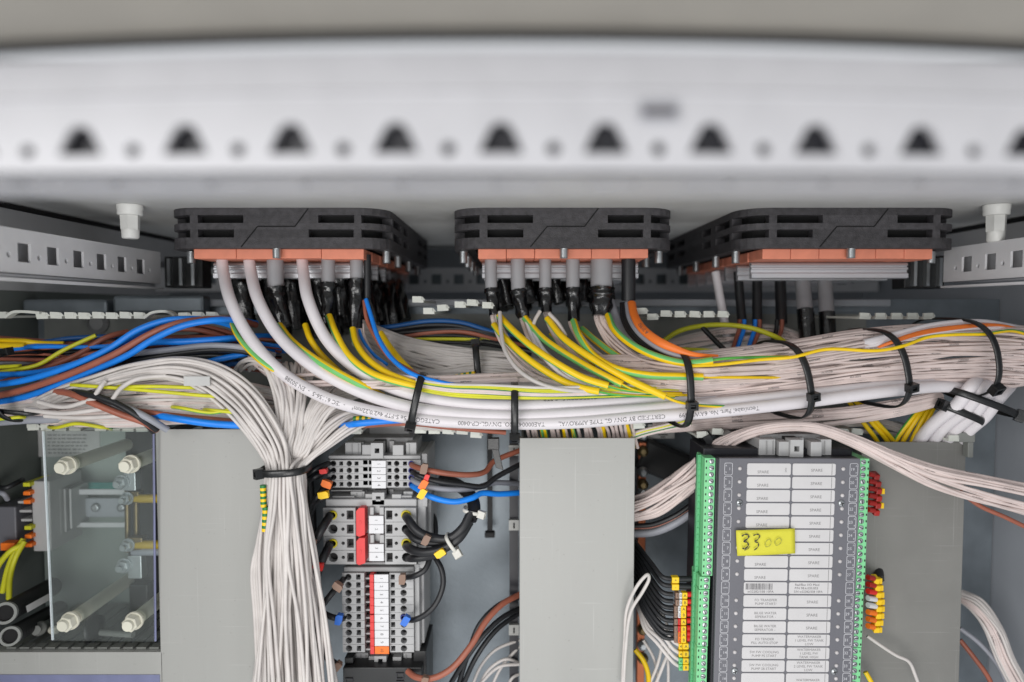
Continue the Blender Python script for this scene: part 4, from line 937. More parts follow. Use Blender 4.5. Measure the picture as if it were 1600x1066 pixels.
# ---- hanging black tie and rod left of the middle duct
t = thing('hanging_strap', P(766, 690, 540), 'long dark strap hanging on the plate left of the middle duct', 'strap')
g = G(); g.box(PX(761, 560), PX(769, 560), 558, 561, PZ(830, 560), PZ(675, 560)); mk('strap_body', g, 'rubber', t, bevel=.4)
g = G(); g.box(PX(757, 560), PX(773, 560), 555, 562, PZ(838, 560), PZ(829, 560)); mk('strap_end', g, 'rubber', t, bevel=1)
t = thing('cable_tie', P(772, 705, 470), 'black cable tie tail poking down below the duct fingers', 'cable tie', 'black cable ties')
g = G(); g.obox(P(775, 708, 470), (2.6, 0, -.9), (0, 1, 0), Vector((2.5, 0, -11))); mk('strap', g, 'tie_black', t, bevel=.3)
g = G(); g.obox(P(771, 693, 469), (4, 0, 0), (0, 2.6, 0), (0, 0, 4)); mk('head', g, 'tie_black', t, bevel=.5)

# ================================================================== TERMINALS
def frontbox(g, X0, X1, Z0, Z1, D0, D1, holes, mi=0):
    """housing whose front has real openings, D0 front, D1 back"""
    g.poly(rect(X0, X1, Z0, Z1), holes, XZ, D0, D0+5, mi)
    g.box(X0, X1, D0+5.02, D1, Z0, Z1, mi)
TD = 488.0
def tx(px): return PX(px, TD)
def tz(py): return PZ(py, TD)
def terminal(parent, x0, x1, y0, y1, circs, sqs, D=TD, floor='hole_dark', mat_='terminal_grey'):
    holes = [circ(tx(a), tz(b), r*TD/F, 14) for a, b, r in circs]+[rect(tx(a-w), tx(a+w), tz(b+h), tz(b-h)) for a, b, w, h in sqs]
    g = G(); g.poly(rect(tx(x0)+.05, tx(x1)-.05, tz(y1)+.12, tz(y0)-.12), holes, XZ, D, D+5.5, 0)
    g.box(tx(x0)+.05, tx(x1)-.05, D+5.52, D+6, tz(y1)+.12, tz(y0)-.12, 1)
    g.box(tx(x0)+.05, tx(x1)-.05, D+6.02, D+55, tz(y1)+.12, tz(y0)-.12, 0)
    return mk('terminal', g, [mat_, floor], parent)
def number_card(parent, txt, x0, x1, y0, y1, D, m='tag_white', ink='ink', size=3.0, name='number_tag'):
    g = G(); g.box(tx(x0), tx(x1), D-1.2, D-.02, tz(y1)+.15, tz(y0)-.15); c = mk(name, g, m, parent, bevel=.15)
    if txt:
        g = G(); cx_, cz_ = (tx(x0)+tx(x1))/2, (tz(y0)+tz(y1))/2
        put_text(g, txt, size, lambda a, b: (cx_-b*-1, D-1.26, cz_-a)); mk('digit', g, ink, c)
    return c
def end_bracket(px, py0, py1, D, label, wpx=57, small=False):
    cx = tx(px); z0, z1 = PZ(py1, D), PZ(py0, D); k = wpx*TD/F
    t = thing('end_bracket', (cx, D+20, z0), label, 'end bracket', 'grey end brackets on the rails')
    g = G()
    prof = [(-k, 0, .0), (-k*.62, .0, 0), (-k*.34, 0, -2.5)]
    for (a, b, f, zt_) in ((-1, -.55, 3, 0), (-.5, -.14, 0, -1), (.36, .66, -1, -1), (.7, 1, 3, 0)):
        g.box(cx+k*a, cx+k*b, D+f, D+34, z0, z1+zt_)
    g.box(cx+k*-.54, cx+k*-.51, D+6, D+34, z0, z1); g.box(cx+k*.02, cx+k*.08, D+1, D+30, z0, z1); g.box(cx+k*.2, cx+k*.34, D+9, D+34, z0, z1)
    mk('bracket_body', g, 'terminal_grey', t, bevel=.4)
    g = G(); hx = cx-k*.06; hz = (z0+z1)/2
    g.poly(rect(hx-4.4, hx+4.4, z0-.5, z1+.8), [rect(hx-1.7, hx+1.7, hz-1.7, hz+1.9)], XZ, D-3, D+6); g.box(hx-4.4, hx+4.4, D+6.02, D+20, z0-.5, z1+.8, 1)
    mk('screw_housing', g, ['terminal_grey', 'hole_dark'], t, bevel=.3)
    g = G(); g.box(cx-k*.86, cx+k*.86, D+12, D+40, z0-2, z1+2); mk('bracket_foot', g, 'terminal_shade', t, bevel=.8)
    for s in (-1, 1):
        for q in (.62, .8):
            g = G(); g.box(cx+s*k*q-.35, cx+s*k*q+.35, D+2.4, D+2.98, z0+.8, z1-1); mk('groove_rib', g, 'terminal_shade', t)
    return t
# DIN rails (top-hat) behind the terminals and in the left field
t = thing('din_rail', (tx(585), 560, -250), 'vertical metal mounting rail behind the terminal strips', 'mounting rail', 'metal mounting rails')
g = G(); X = tx(588); g.poly([(X-17, 560), (X-17, 561), (X-11, 561), (X-11, 569), (X+11, 569), (X+11, 561), (X+17, 561), (X+17, 560), (X+10, 560), (X+10, 568), (X-10, 568), (X-10, 560)], [], XY, -330, PZ(684, 560)); mk('top_hat_profile', g, 'galvanised', t)
g = G(); g.box(tx(560), tx(628), TD+32, TD+55, PZ(694, TD), PZ(676, TD)); g.box(tx(552), tx(560), TD+36, TD+50, PZ(692, TD), PZ(680, TD)); g.box(tx(628), tx(637), TD+36, TD+50, PZ(692, TD), PZ(680, TD)); o = mk('marker_carrier', g, 'terminal_grey', bevel=.7); tag(o, 'flat grey marker carrier above the top end bracket', 'marker carrier')
end_bracket(590, 693, 714, TD+4, 'grey end bracket above the four way terminal strip')
end_bracket(590, 770, 786, TD+6, 'grey end bracket below the four way terminal strip', 50)
end_bracket(590, 1024, 1037, TD+8, 'grey end bracket below the ten way terminal strip', 46)

# strip 1
s1 = thing('terminal_strip', (tx(585), TD+50, tz(769)), 'small four way grey terminal strip with a white number tag', 'terminal strip', 'terminal strips on the vertical rail')
for i in range(4):
    y = 724.4+10.75*i
    terminal(s1, 509, 656, y-5.4, y+5.4, [(518, y, 4.6), (543, y, 4.4), (618, y, 4.4), (641, y, 4.2)], [(530.3, y, 3, 3.2), (554.5, y, 3.2, 3.2), (568.5, y-2, 3.6, 3.4), (576, y-2, 2, 3.4), (606.5, y, 3.2, 3.2), (631, y, 3.2, 3.2)])
g = G(); g.box(tx(656)+.1, tx(665), TD+4, TD+55, tz(769)-12, tz(711)); g.box(tx(509), tx(655), TD+2, TD+55, tz(718.8), tz(713)); mk('end_plate', g, 'terminal_grey', s1, bevel=.5)
g = G(); g.box(tx(509), tx(562), TD+2, TD+52, tz(769)+.2, tz(767.6)); mk('base_edge', g, 'terminal_shade', s1)
nt = None
for i in range(4): number_card(s1, str(i+1), 579, 601.5, 719+10.9*i, 729.9+10.9*i, TD-.6, size=3.2)
# strip 2
s2 = thing('terminal_strip', (tx(578), TD+50, tz(885)), 'large four way grey terminal strip with two red jumpers', 'terminal strip', 'terminal strips on the vertical rail')
for i in range(4):
    y = 804.8+22.1*i
    terminal(s2, 501, 552, y-11, y+11, [(516, y, 7.6), (532, y, 2.8)], [(543.5, y, 5.4, 7)])
    terminal(s2, 598.5, 648, y-11, y+11, [(632.5, y, 7.6), (616.5, y, 2.8)], [(605.5, y, 5.0, 7)])
    g = G(); g.box(tx(552), tx(598.4), TD+7, TD+50, tz(y+11)+.1, tz(y-11)-.1); mk('terminal_centre', g, 'hole_dark' if False else 'terminal_shade', s2)
g = G(); g.box(tx(648)+.1, tx(662), TD+6, TD+55, tz(893), tz(784)); g.box(tx(662)+.1, tx(668), TD+16, TD+52, tz(888), tz(790)); mk('end_plate', g, 'terminal_grey', s2, bevel=.8)
g = G(); g.box(tx(503), tx(648), TD+3, TD+55, tz(793.6), tz(782)); g.box(tx(512), tx(548), TD+6, TD+50, tz(782)+.05, tz(779)); g.box(tx(608), tx(640), TD+6, TD+50, tz(782)+.05, tz(778)); mk('top_side', g, 'terminal_grey', s2, bevel=.8)
g = G(); g.box(tx(505), tx(646), TD+5, TD+55, tz(886.5), tz(882.6)); mk('base_edge', g, 'terminal_shade', s2, bevel=.5)
for i, (a, b) in enumerate(((791, 836), (837.6, 880))):
    g = G(); X0, X1, Z0, Z1 = tx(555), tx(568.5), tz(b), tz(a)
    g.poly([(X0, Z0+1), (X0+2.0, Z0), (X1, Z0+1.4), (X1, Z1-.2), (X0+2.2, Z1-.2), (X0, Z1-2.6)], [], XZ, TD-4, TD+8)
    g.box((X0+X1)/2-.8, (X0+X1)/2+.6, TD-4.3, TD-4.02, (Z0+Z1)/2-1.2, (Z0+Z1)/2+1.2)
    mk('jumper', g, 'jumper_red', s2, bevel=.5)
for i, (a, b, s_) in enumerate(((805, 819, '1'), (819, 833, '2'), (849, 862, '3'), (862, 876, '4'))):
    number_card(s2, s_, 574, 597, a, b, TD-.4, size=3.0)
for i, (a, b) in enumerate(((793, 805), (836, 849))):
    g = G(); g.box(tx(575), tx(581), TD, TD+7, tz(b), tz(a)); g.box(tx(590), tx(597), TD, TD+7, tz(b), tz(a)); g.box(tx(581), tx(590), TD+4, TD+7, tz(b), tz(a)); mk('marker_holder', g, 'terminal_grey', s2, bevel=.4)
# strip 3
s3 = thing('terminal_strip', (tx(585), TD+50, tz(1023)), 'ten way grey terminal strip with narrow red jumpers and an orange tag', 'terminal strip', 'terminal strips on the vertical rail')
for i in range(10):
    y = 902.6+12.42*i
    terminal(s3, 529, 564.5, y-6.2, y+6.2, [(539, y, 5.2)], [(555, y, 3.6, 4.2)], D=TD+1)
    terminal(s3, 604.5, 643, y-6.2, y+6.2, [(627, y, 5.2)], [(609.8, y, 3.4, 4)], D=TD+1)
    g = G(); g.box(tx(565), tx(604), TD+9, TD+50, tz(y+6.2)+.1, tz(y-6.2)-.1); g.box(tx(565), tx(573), TD+4, TD+9.05, tz(y+6.2)+.1, tz(y+3.6), 1); mk('terminal_centre', g, ['hole_dark', 'terminal_grey'], s3)
    number_card(s3, str(i+1), 581.5, 604, y-6.2, y+6.2, TD-.5, m='tag_orange' if i == 9 else 'tag_white', ink='ink_dark' if i == 9 else 'ink', size=3.2)
g = G(); g.box(tx(643)+.1, tx(651), TD+5, TD+55, tz(1023), tz(886)); g.box(tx(651)+.1, tx(656), TD+14, TD+52, tz(1020), tz(890)); mk('end_plate', g, 'terminal_grey', s3, bevel=.6)
g = G(); g.box(tx(531), tx(643), TD+3, TD+55, tz(896.2), tz(889)); mk('top_side', g, 'terminal_shade', s3, bevel=.5)
for (a, b) in ((897, 958), (960, 1021)):
    g = G(); g.box(tx(574), tx(580.5), TD-1.4, TD+9, tz(b), tz(a)); mk('jumper', g, 'jumper_red', s3, bevel=.3)
    for k in range(4):
        z = tz(a+(b-a)*(k+1)/5); g = G(); g.box(tx(574.5), tx(580), TD-1.9, TD-1.42, z-.3, z+.3); mk('jumper_notch', g, 'jumper_red', s3)
# black block
s4 = thing('terminal_block', (tx(590), TD+50, -330), 'dusty black terminal block below the ten way strip', 'terminal block')
g = G(); g.box(tx(531), tx(657), TD-3, TD+50, -330, tz(1040)); g.box(tx(640), tx(661), TD+6, TD+50, -330, tz(1024)); g.box(tx(531), tx(545), TD+2, TD+40, tz(1040)+.05, tz(1030)); mk('block_body', g, 'black_plastic', s4, bevel=.7)
for (px, py) in ((622, 1052), (622, 1064), (541, 1060)):
    g = G(); g.poly(rect(tx(px-6), tx(px+6), tz(py+4.5), tz(py-4.5)), [rect(tx(px-4.6), tx(px+4.6), tz(py+3.4), tz(py-3.4))], XZ, TD-4.2, TD-3.02); mk('socket', g, 'module_black', s4)

# coloured collars in the entries and the wires plugged in
def collar(px, py, m, r=4.2, D=TD):
    g = G(); g.poly(circ(tx(px), tz(py), r*TD/F, 16), [circ(tx(px), tz(py), r*.68*TD/F, 16)], XZ, D-1, D+3)
    return g
for parent, px, py, m, r in [(s1, 641, 724.4, 'hole_blue', 4.6), (s1, 641, 735.2, 'hole_blue', 4.6), (s1, 641, 745.9, 'hole_blue', 4.6), (s1, 641, 756.6, 'hole_blue', 4.6), (s2, 632.5, 804.8, 'hole_yellow', 8.0), (s2, 632.5, 849, 'hole_yellow', 8.0), (s2, 516, 804.8, 'hole_yellow', 7.4), (s2, 516, 849, 'hole_yellow', 7.4), (s3, 627, 902.6, 'hole_blue', 4.8), (s3, 627, 964.7, 'hole_blue', 4.8)]:
    mk('entry_collar', collar(px, py, m, r), m, parent)
def mtag(px, py, D, m, ang, label, w=5.0, h=3.4, txt=None):
    C = P(px, py, D); a = math.radians(ang); U = Vector((math.cos(a), 0, math.sin(a))); V = Vector((-math.sin(a), 0, math.cos(a)))
    g = G(); f = lambda u, v, d: C+U*u+V*v+Vector((0, 1, 0))*d
    g.poly([(-w, -h*.6), (-w*.5, -h), (w, -h), (w, h*.5), (w*.6, h), (-w, h)], [], f, -2.4, 0); g.poly(rect(-w*.8, w*.8, -h*.8, h*.8), [], f, .02, 3.5)
    o = mk('wire_marker', g, m, bevel=.3); tag(o, label, 'wire marker', 'wire markers round the terminals')
tw = [([(641, 724.4, 494), (648, 729, 480), (665, 734, 474), (700, 740, 474), (735, 742, 480), (758, 737, 490), (772, 721, 500), (812, 704, 510)], 'wire_brown', 2.0, 'brown wire from the first right entry of the four way strip'),
      ([(641, 735, 494), (652, 742, 480), (680, 751, 478), (720, 757, 482), (755, 760, 488), (775, 746, 495), (812, 726, 505)], 'wire_black', 2.0, 'black wire from the second right entry of the four way strip'),
      ([(641, 746, 494), (655, 756, 480), (690, 764, 480), (735, 764, 488), (770, 755, 500), (812, 756, 520)], 'wire_grey', 2.0, 'grey wire from the third right entry of the four way strip'),
      ([(641, 757, 494), (652, 764, 480), (675, 777, 474), (710, 784, 474), (738, 778, 478), (752, 771, 484), (780, 772, 494), (814, 770, 505)], 'wire_blue', 2.1, 'bright blue wire from the last right entry of the four way strip'),
      ([(518, 724.4, 494), (508, 726, 482), (492, 734, 476), (480, 745, 478), (470, 765, 490)], 'wire_black', 1.9, 'dark wire from the first left entry of the four way strip'),
      ([(518, 735, 494), (508, 738, 482), (494, 744, 474), (482, 752, 476), (472, 768, 488)], 'wire_black', 1.9, 'dark wire from the second left entry of the four way strip'),
      ([(518, 746, 494), (510, 756, 480), (496, 775, 474), (486, 790, 478), (480, 812, 490)], 'wire_black', 1.9, 'dark wire from the third left entry of the four way strip'),
      ([(518, 757, 494), (513, 766, 480), (503, 778, 474), (492, 788, 478), (483, 815, 490)], 'wire_black', 1.9, 'dark wire from the last left entry, past the yellow marker'),
      ([(516, 804.8, 496), (513, 810, 480), (503, 826, 472), (492, 845, 472), (478, 856, 482)], 'wire_black', 3.1, 'thick black wire from the upper left entry of the large strip'),
      ([(516, 849, 496), (513, 856, 480), (504, 874, 472), (496, 895, 472), (491, 918, 478)], 'wire_black', 3.1, 'thick black wire from the lower left entry of the large strip'),
      ([(632.5, 804.8, 496), (638, 812, 480), (650, 828, 474), (668, 838, 472), (700, 842, 470), (722, 826, 470), (736, 800, 474)], 'wire_black', 3.1, 'thick black wire from the upper right entry of the large strip'),
      ([(632.5, 849, 496), (640, 857, 480), (660, 863, 473), (690, 858, 470), (716, 842, 470), (734, 815, 475)], 'wire_black', 3.2, 'thick black wire from the lower right entry of the large strip'),
      ([(632.5, 827, 496), (638, 832, 484), (650, 843, 478), (670, 848, 476), (700, 848, 474)], 'wire_black', 2.6, 'black wire from the second right entry of the large strip'),
      ([(632.5, 871, 496), (645, 873, 482), (670, 870, 478), (695, 862, 474)], 'wire_black', 2.6, 'black wire from the last right entry of the large strip'),
      ([(735, 812, 476), (741, 795, 482), (735, 775, 492), (715, 758, 502), (690, 750, 512)], 'wire_black', 4.6, 'fat black cable closing the loop right of the terminals'),
      ([(666, 794, 525), (678, 808, 520), (681, 830, 515), (678, 850, 510)], 'wire_black', 1.8, 'thin black wire curving behind the large strip'),
      ([(678, 868, 490), (690, 890, 484), (692, 915, 482), (680, 945, 480), (662, 962, 480), (645, 969, 482), (627, 964.7, 494)], 'wire_black', 2.0, 'black wire looping down to the sixth right entry of the ten way strip'),
      ([(672, 872, 486), (664, 890, 482), (648, 900, 482), (627, 902.6, 494)], 'wire_black', 2.0, 'black wire bending into the first right entry of the ten way strip'),
      ([(539, 902.6, 494), (532, 911, 482), (518, 928, 474), (502, 948, 474), (488, 966, 480)], 'wire_black', 2.2, 'dark wire slanting from the first left entry of the ten way strip'),
      ([(539, 965, 494), (530, 967, 482), (515, 963, 480), (502, 955, 484), (492, 932, 500)], 'wire_black', 2.2, 'black wire at the blue marker left of the ten way strip'),
      ([(483, 735, 520), (488, 790, 520), (490, 840, 520), (488, 900, 518), (494, 960, 508), (498, 1000, 495), (512, 1028, 488), (532, 1043, 486)], 'wire_black', 2.6, 'long black wire down the left of the terminals to the black block'),
      ([(480, 742, 530), (492, 745, 530), (510, 730, 532)], 'wire_black', 3.0, 'short black wire behind the four way strip'),
      ([(637, 1049, 484), (650, 1058, 478), (675, 1060, 474), (705, 1045, 474), (735, 1010, 478), (760, 970, 486), (785, 944, 496), (814, 928, 508)], 'wire_brown', 2.2, 'brown wire rising from the black block to the middle duct'),
      ([(715, 1075, 500), (732, 1020, 495), (750, 975, 498), (780, 945, 505), (814, 932, 515)], 'wire_black', 1.9, 'black wire left of the rising brown wire'),
      ([(700, 1075, 500), (728, 1030, 490), (758, 990, 492), (785, 965, 500), (814, 950, 512)], 'wire_black', 1.9, 'black wire just right of the rising brown wire'),
      ([(720, 1078, 498), (745, 1025, 496), (775, 985, 502), (814, 956, 514)], 'wire_black', 1.9, 'lowest black wire beside the rising brown wire'),
      ([(496, 1080, 510), (494, 1020, 512), (486, 960, 520)], 'wire_black', 2.0, 'black wire at the bottom left of the ten way strip')]
for pts, m, r, lab in tw: wire(pts, r, m, lab, 'wires at the terminal strips', n=12)
for k, pts in enumerate([[(735, 1080, 520), (752, 1040, 515), (775, 1015, 515), (812, 1000, 520)], [(745, 1080, 520), (765, 1045, 512), (790, 1030, 512), (812, 1036, 518)], [(765, 1080, 520), (785, 1040, 515), (812, 1010, 520)], [(742, 1078, 516), (780, 1042, 510), (812, 1038, 512)], [(790, 1090, 520), (800, 1060, 516), (814, 1052, 520)]]):
    wire(pts, 1.2, 'wire_white', 'thin white wire low down left of the middle duct', 'thin white wires low left of the middle duct')
for a in [(663, 732, 470, 'tag_tan', 80, 'tan wire marker on the brown wire right of the four way strip'), (662, 757, 470, 'tag_orange', 60, 'orange wire marker right of the four way strip'), (667, 746, 471, 'tag_red', 70, 'small red orange marker on the black wire above the orange one'), (660, 771, 469, 'tag_yellow', 60, 'yellow wire marker on the bright blue wire'),
          (511, 756, 473, 'tag_orange', -20, 'orange wire marker left of the four way strip'), (506, 773, 470, 'tag_yellow', 10, 'yellow wire marker left below the four way strip'), (506, 736, 474, 'tag_red', 10, 'tiny red marker on the dark wires left of the four way strip'),
          (487, 846, 466, 'tag_tan', -30, 'tan wire marker on the upper left thick black wire'), (498, 884, 467, 'tag_red', -15, 'red wire marker on the lower left thick black wire'),
          (666, 843, 465, 'tag_tan', 65, 'tan wire marker on the thick wires right of the large strip'), (688, 864, 465, 'tag_yellow', 35, 'yellow wire marker below the thick black loop'),
          (528, 916, 471, 'tag_tan', -35, 'tan wire marker on the slanting wire left of the ten way strip'), (530, 967, 476, 'tag_blue', 80, 'blue wire marker left of the ten way strip'),
          (634, 969, 476, 'tag_blue', 60, 'blue wire marker right of the ten way strip'), (629, 904, 477, 'tag_tan', 90, 'tan wire marker at the first right entry of the ten way strip'), (527, 1041, 480, 'tag_tan', 50, 'tan wire marker left of the black block'), (664, 1064, 473, 'tag_tan', 80, 'tan wire marker on the brown wire by the black block')]:
    sc = .5 if 'tiny' in a[5] or 'small' in a[5] else .72
    mtag(*a, w=5.0*sc, h=3.3*sc)
ztie((737, 798, 478), (1, .25), 12, 5.5, 0, 'white cable tie on the fat black loop, upper one', (20, 1), width=1.2, m='tie_white', group='white cable ties on the black loop', hs=3.2)
ztie((706, 848, 471), (.55, .8), 14, 6.5, 0, 'white cable tie on the fat black loop, lower one', (25, 1), width=1.2, m='tie_white', group='white cable ties on the black loop', hs=3.4)

# narrow slotted strip on the left side of the middle duct
t = thing('duct_side_strip', P(803, 700, 500), 'dark slotted side strip with pale tabs along the middle duct', 'duct side')
g = G(); g.box(PX(796, 520), PX(810, 520), 518, 521, -330, PZ(690, 520)); mk('strip_body', g, 'module_black', t)
for py in (703, 819, 982):
    g = G(); g.poly(rect(PX(795, 517), PX(811, 517), PZ(py+8, 517), PZ(py-8, 517)), [rect(PX(802, 517), PX(804.5, 517), PZ(py+5, 517), PZ(py-4, 517))], XZ, 514, 517.9); mk('tab', g, 'duct_pvc', t, bevel=.3)

# ================================================================== INPUT MODULE
MD = 450.0; TL = P(1124.5, 716, MD); K = MD/F
rot = math.radians(.75)
MU = Vector((math.cos(rot), 0, math.sin(rot)*-.35))*1.025; MV = Vector((-math.sin(rot), 0, -math.cos(rot)))
def m3(u, v, d=0.0):      # u right, v down in photo px of the face, d mm away from viewer
    return TL+MU*u*K+MV*v*K+Vector((0, 1, 0))*d
def mbox(g, u0, u1, v0, v1, d0, d1, mi=0):
    vs = [m3(u, v, d) for u in (u0, u1) for d in (d0, d1) for v in (v1, v0)]
    g.add(vs, [(0, 1, 3, 2), (4, 6, 7, 5), (0, 4, 5, 1), (2, 3, 7, 6), (0, 2, 6, 4), (1, 5, 7, 3)], mi); return g
md = thing('io_module', m3(109, 400, 60), 'tall grey input output module with white label cards and green screw connectors', 'control module')
VB = 395
g = G(); mbox(g, 0, 217, 0, VB, 0, 3); mk('face_plate', g, 'module_face', md, bevel=.5)
g = G(); mbox(g, -16, 220, -9, VB, 14, 50); mbox(g, -3, 219, 1, VB, 3.1, 14); mk('housing', g, 'module_black', md, bevel=.6)
rows = 16
cardsL = ['SPARE']*9+['#']+['FO TRANSFER\nPUMP START/', 'BILGE WATER\nSEPERATOR -', 'BILGE WATER\nSEPERATOR -', 'FO TENDER\nFILL AUTO-STOP', 'SW FW COOLING\nPUMP PS START', 'SW FW COOLING\nPUMP SB START', '']
cardsR = ['SPARE']*9+['$']+['SPARE', 'SPARE', 'SPARE', 'WATERMAKER\n1 LEVEL FW TANK\nLOW', 'WATERMAKER\n1 LEVEL FW\nTANK HIGH', 'WATERMAKER\n2 LEVEL FW TANK\nLOW', 'WATERMAKER']
def mtext(g, txt, size, u, v, d, mi=0, rotq=0, sx=1.0):
    return put_text(g, txt, size, lambda a, b: m3(u+(a/K if not rotq else b/K), v+(-b/K if not rotq else a/K), d), mi, sx)
def round_card(g, u0, u1, v0, v1, r, d0, d1):
    g.poly(rrect(u0, u1, v0, v1, r, 3), [], lambda u, v, d: m3(u, v, d), d0, d1)
nums_L = ['1', '2', '3', '4', '5', '6', '7', '8', '9', 'com', '10', '11', '12', '13', '14', '15', '16']
nums_R = ['19', '20', '21', '22', '23', '24', '25', '26', '27', 'com', '28', '29', '30', '31', '32', '33', '34']
ledm = None
for i in range(17):
    v0 = 7.8+21.15*i; v1 = v0+18.7; vc = (v0+v1)/2
    for side, (u0, u1, txt) in enumerate(((42.5, 109.6, cardsL[i]), (112.4, 178.5, cardsR[i]))):
        g = G(); round_card(g, u0, u1, v0, v1, 2.6, -.5, -.02); c = mk('label_card', g, 'card_white', md)
        if side == 1:
            g = G(); mbox(g, 172.5, 173.2, v0+.6, v1-.6, -.56, -.51); mk('sleeve_edge', g, 'ink_faint', c)
        if txt == 'SPARE':
            g = G(); mtext(g, 'SPARE', 2.75, (u0+u1)/2-(-3 if side == 0 else 4)*-1+ (0 if side else -6), vc+(4.5 if side == 0 else 1.5), -.56); mk('lettering', g, 'ink_faint', c)
            if i == 0 and side == 0:
                g = G(); mtext(g, '0000', 1.5, u1-8, vc+1, -.56, rotq=1); mk('lettering', g, 'ink_faint', c)
        elif txt == '#':
            g = G(); u = u0+3
            while u < u0+44:
                w_ = random.choice([.5, .5, .9, 1.3]); mbox(g, u, u+w_, v0+2, v0+12, -.56, -.51); u += w_+random.choice([.5, .8, 1.2])
            mtext(g, 'w32282/338 10FA', 2.2, u0+26, v0+15.4, -.56, sx=1.05); mk('barcode', g, 'ink', c)
        elif txt == '$':
            g = G(); mtext(g, 'Rail/Bac I/O Mod', 2.2, u0+28, v0+4, -.56, sx=1.05); mtext(g, 'P/N 98.6.030.003', 2.2, u0+27, v0+9.6, -.56, sx=1.0); mtext(g, 'S/N w32282/338 10FA', 2.15, u0+30, v0+15.2, -.56, sx=.95); mk('lettering', g, 'ink', c)
        elif txt:
            g = G(); ls = txt.split('\n'); lh = 6.0; st = vc-(len(ls)-1)*lh/2+(1.5 if len(ls) < 3 else .3)
            for q, s_ in enumerate(ls): mtext(g, s_, 2.35, (u0+u1)/2+1, st+q*lh, -.56)
            mk('lettering', g, 'ink_faint', c)
    # number outlines and digits
    for side, (uc, s_) in enumerate(((14, nums_L[i]), (207, nums_R[i]))):
        g = G(); g.poly(rrect(uc-6.3, uc+6.3, v0-.5, v1+.5, 2.4, 3), [rrect(uc-5.65, uc+5.65, v0+.15, v1-.15, 2, 3)], lambda u, v, d: m3(u, v, d), -.1, -.02)
        mtext(g, s_, 2.7 if len(s_) < 3 else 1.9, uc+(2 if side == 0 else -2) if len(s_) < 3 else uc, vc, -.06)
        if s_ != 'com':
            q = -3.6 if side == 0 else 3.8; mtext(g, 'A', 1.6, uc+q, v0+4, -.06); mtext(g, 'B', 1.6, uc+q, v1-4, -.06)
        else: mtext(g, '+', 1.7, uc, v0+4, -.06); mtext(g, '-', 1.7, uc, v1-3.4, -.06)
        mk('number_print', g, 'print_white', md)
        if i != 9:
            p = m3(31.5 if side == 0 else 190.5, vc-1, 0); g = G(); g.lathe(p, (0, -1, 0), [(0, 1.25), (.5, 1.25), (.85, .8), (.95, .2)], 12)
            mk('indicator_lamp', g, 'led_white', md)
for (u, v) in ((32, 71), (189, 71), (32, 343), (187, 343)):
    p = m3(u, v, 0); g = G(); g.lathe(p, (0, -1, 0), [(-.2, 2.3), (.6, 2.3), (1.3, 1.6), (1.5, .4)], 16)
    sc_ = mk('face_screw', g, 'zinc', md); g = G()
    g.obox(p+Vector((0, -1.5, 0)), (1.3, 0, .3), (0, .12, 0), (-.07, 0, .28)); g.obox(p+Vector((0, -1.52, 0)), (.28, 0, .07), (0, .12, 0), (-.3, 0, 1.3)); mk('cross_slot', g, 'hole_dark', sc_)
# green connectors
def connector(side, segs):
    for (v0, v1, n, du) in segs:
        g = G()
        if side < 0:
            mbox(g, -20+du, -3.5+du, v0, v1-.4, 4, 24); mbox(g, -26+du*.6, -20.05+du, v0-1, v1+.4, 12, 16, 1)
            g2 = -9
        else:
            mbox(g, 220+du, 235.5+du, v0, v1-.4, 4, 30)
            mbox(g, 217.5, 219.95+du, v0, v1-.4, 9, 30, 1)
        c = mk('green_connector', g, ['connector_green', 'connector_green_dark'], md, bevel=.3)
        for k in range(n):
            v = v0+(v1-v0)*(k+.5)/n; us = (-9.5 if side < 0 else 226)+du; ud = (-17.5 if side < 0 else 233.6)+du
            p = m3(us, v, 4); g = G(); g.lathe(p, (0, -1, 0), [(-.5, 1.75), (.3, 1.75), (.5, 1.3), (.52, .2)], 12)
            a = random.uniform(0, 3.1); g.obox(p+Vector((0, -.56, 0)), Vector((math.cos(a), 0, math.sin(a)))*1.45, (0, .06, 0), Vector((-math.sin(a), 0, math.cos(a)))*.26, 1)
            mk('clamp_screw', g, ['zinc', 'hole_dark'], c)
            g = G(); mbox(g, ud-.8, ud+.8, v-1.6, v+1.6, 3.7, 3.98); mk('test_hole', g, 'hole_dark', c)
            if side < 0:
                g = G(); mbox(g, -25+du*.6, -21.5+du, v-3.6, v+3.6, 11.4, 11.95); mk('wire_entry', g, 'connector_green_dark', c)
connector(-1, [(2, 193, 18, 0), (194, 215, 2, -3.5), (215.5, 309, 9, -4.2), (309.5, VB, 8, -4.6)])
connector(1, [(2, 214, 20, 0), (214.5, 309, 9, -1.5), (309.5, VB, 8, -2)])
# sticky note
nt = thing('sticky_note', P(1196, 847, 446), 'yellow sticky note with handwritten 3300 stuck across the label cards', 'sticky note')
c4 = [P(1150, 829, 447.0), P(1242, 826, 446.4), P(1242.5, 865, 447.8), P(1151.5, 868, 448.2)]
g = G(); vs = []; fs = []
for j in range(7):
    for i in range(13):
        u, v = i/12, j/6; p = (c4[0].lerp(c4[1], u)).lerp(c4[3].lerp(c4[2], u), v); p = p+Vector((0, -1.2*math.sin(PI*u)*.5-.6*(v**3)*(1-u)*1.5, 0)); vs.append(p)
n0 = len(vs); vs += [p+Vector((0, .2, 0)) for p in vs]
for j in range(6):
    for i in range(12):
        a = j*13+i; fs += [(a, a+13, a+14, a+1), (n0+a, n0+a+1, n0+a+14, n0+a+13)]
bd = [i for i in range(13)]+[j*13+12 for j in range(1, 7)]+[6*13+i for i in range(11, -1, -1)]+[j*13 for j in range(5, 0, -1)]
for a, b in zip(bd, bd[1:]+bd[:1]): fs.append((a, b, n0+b, n0+a))
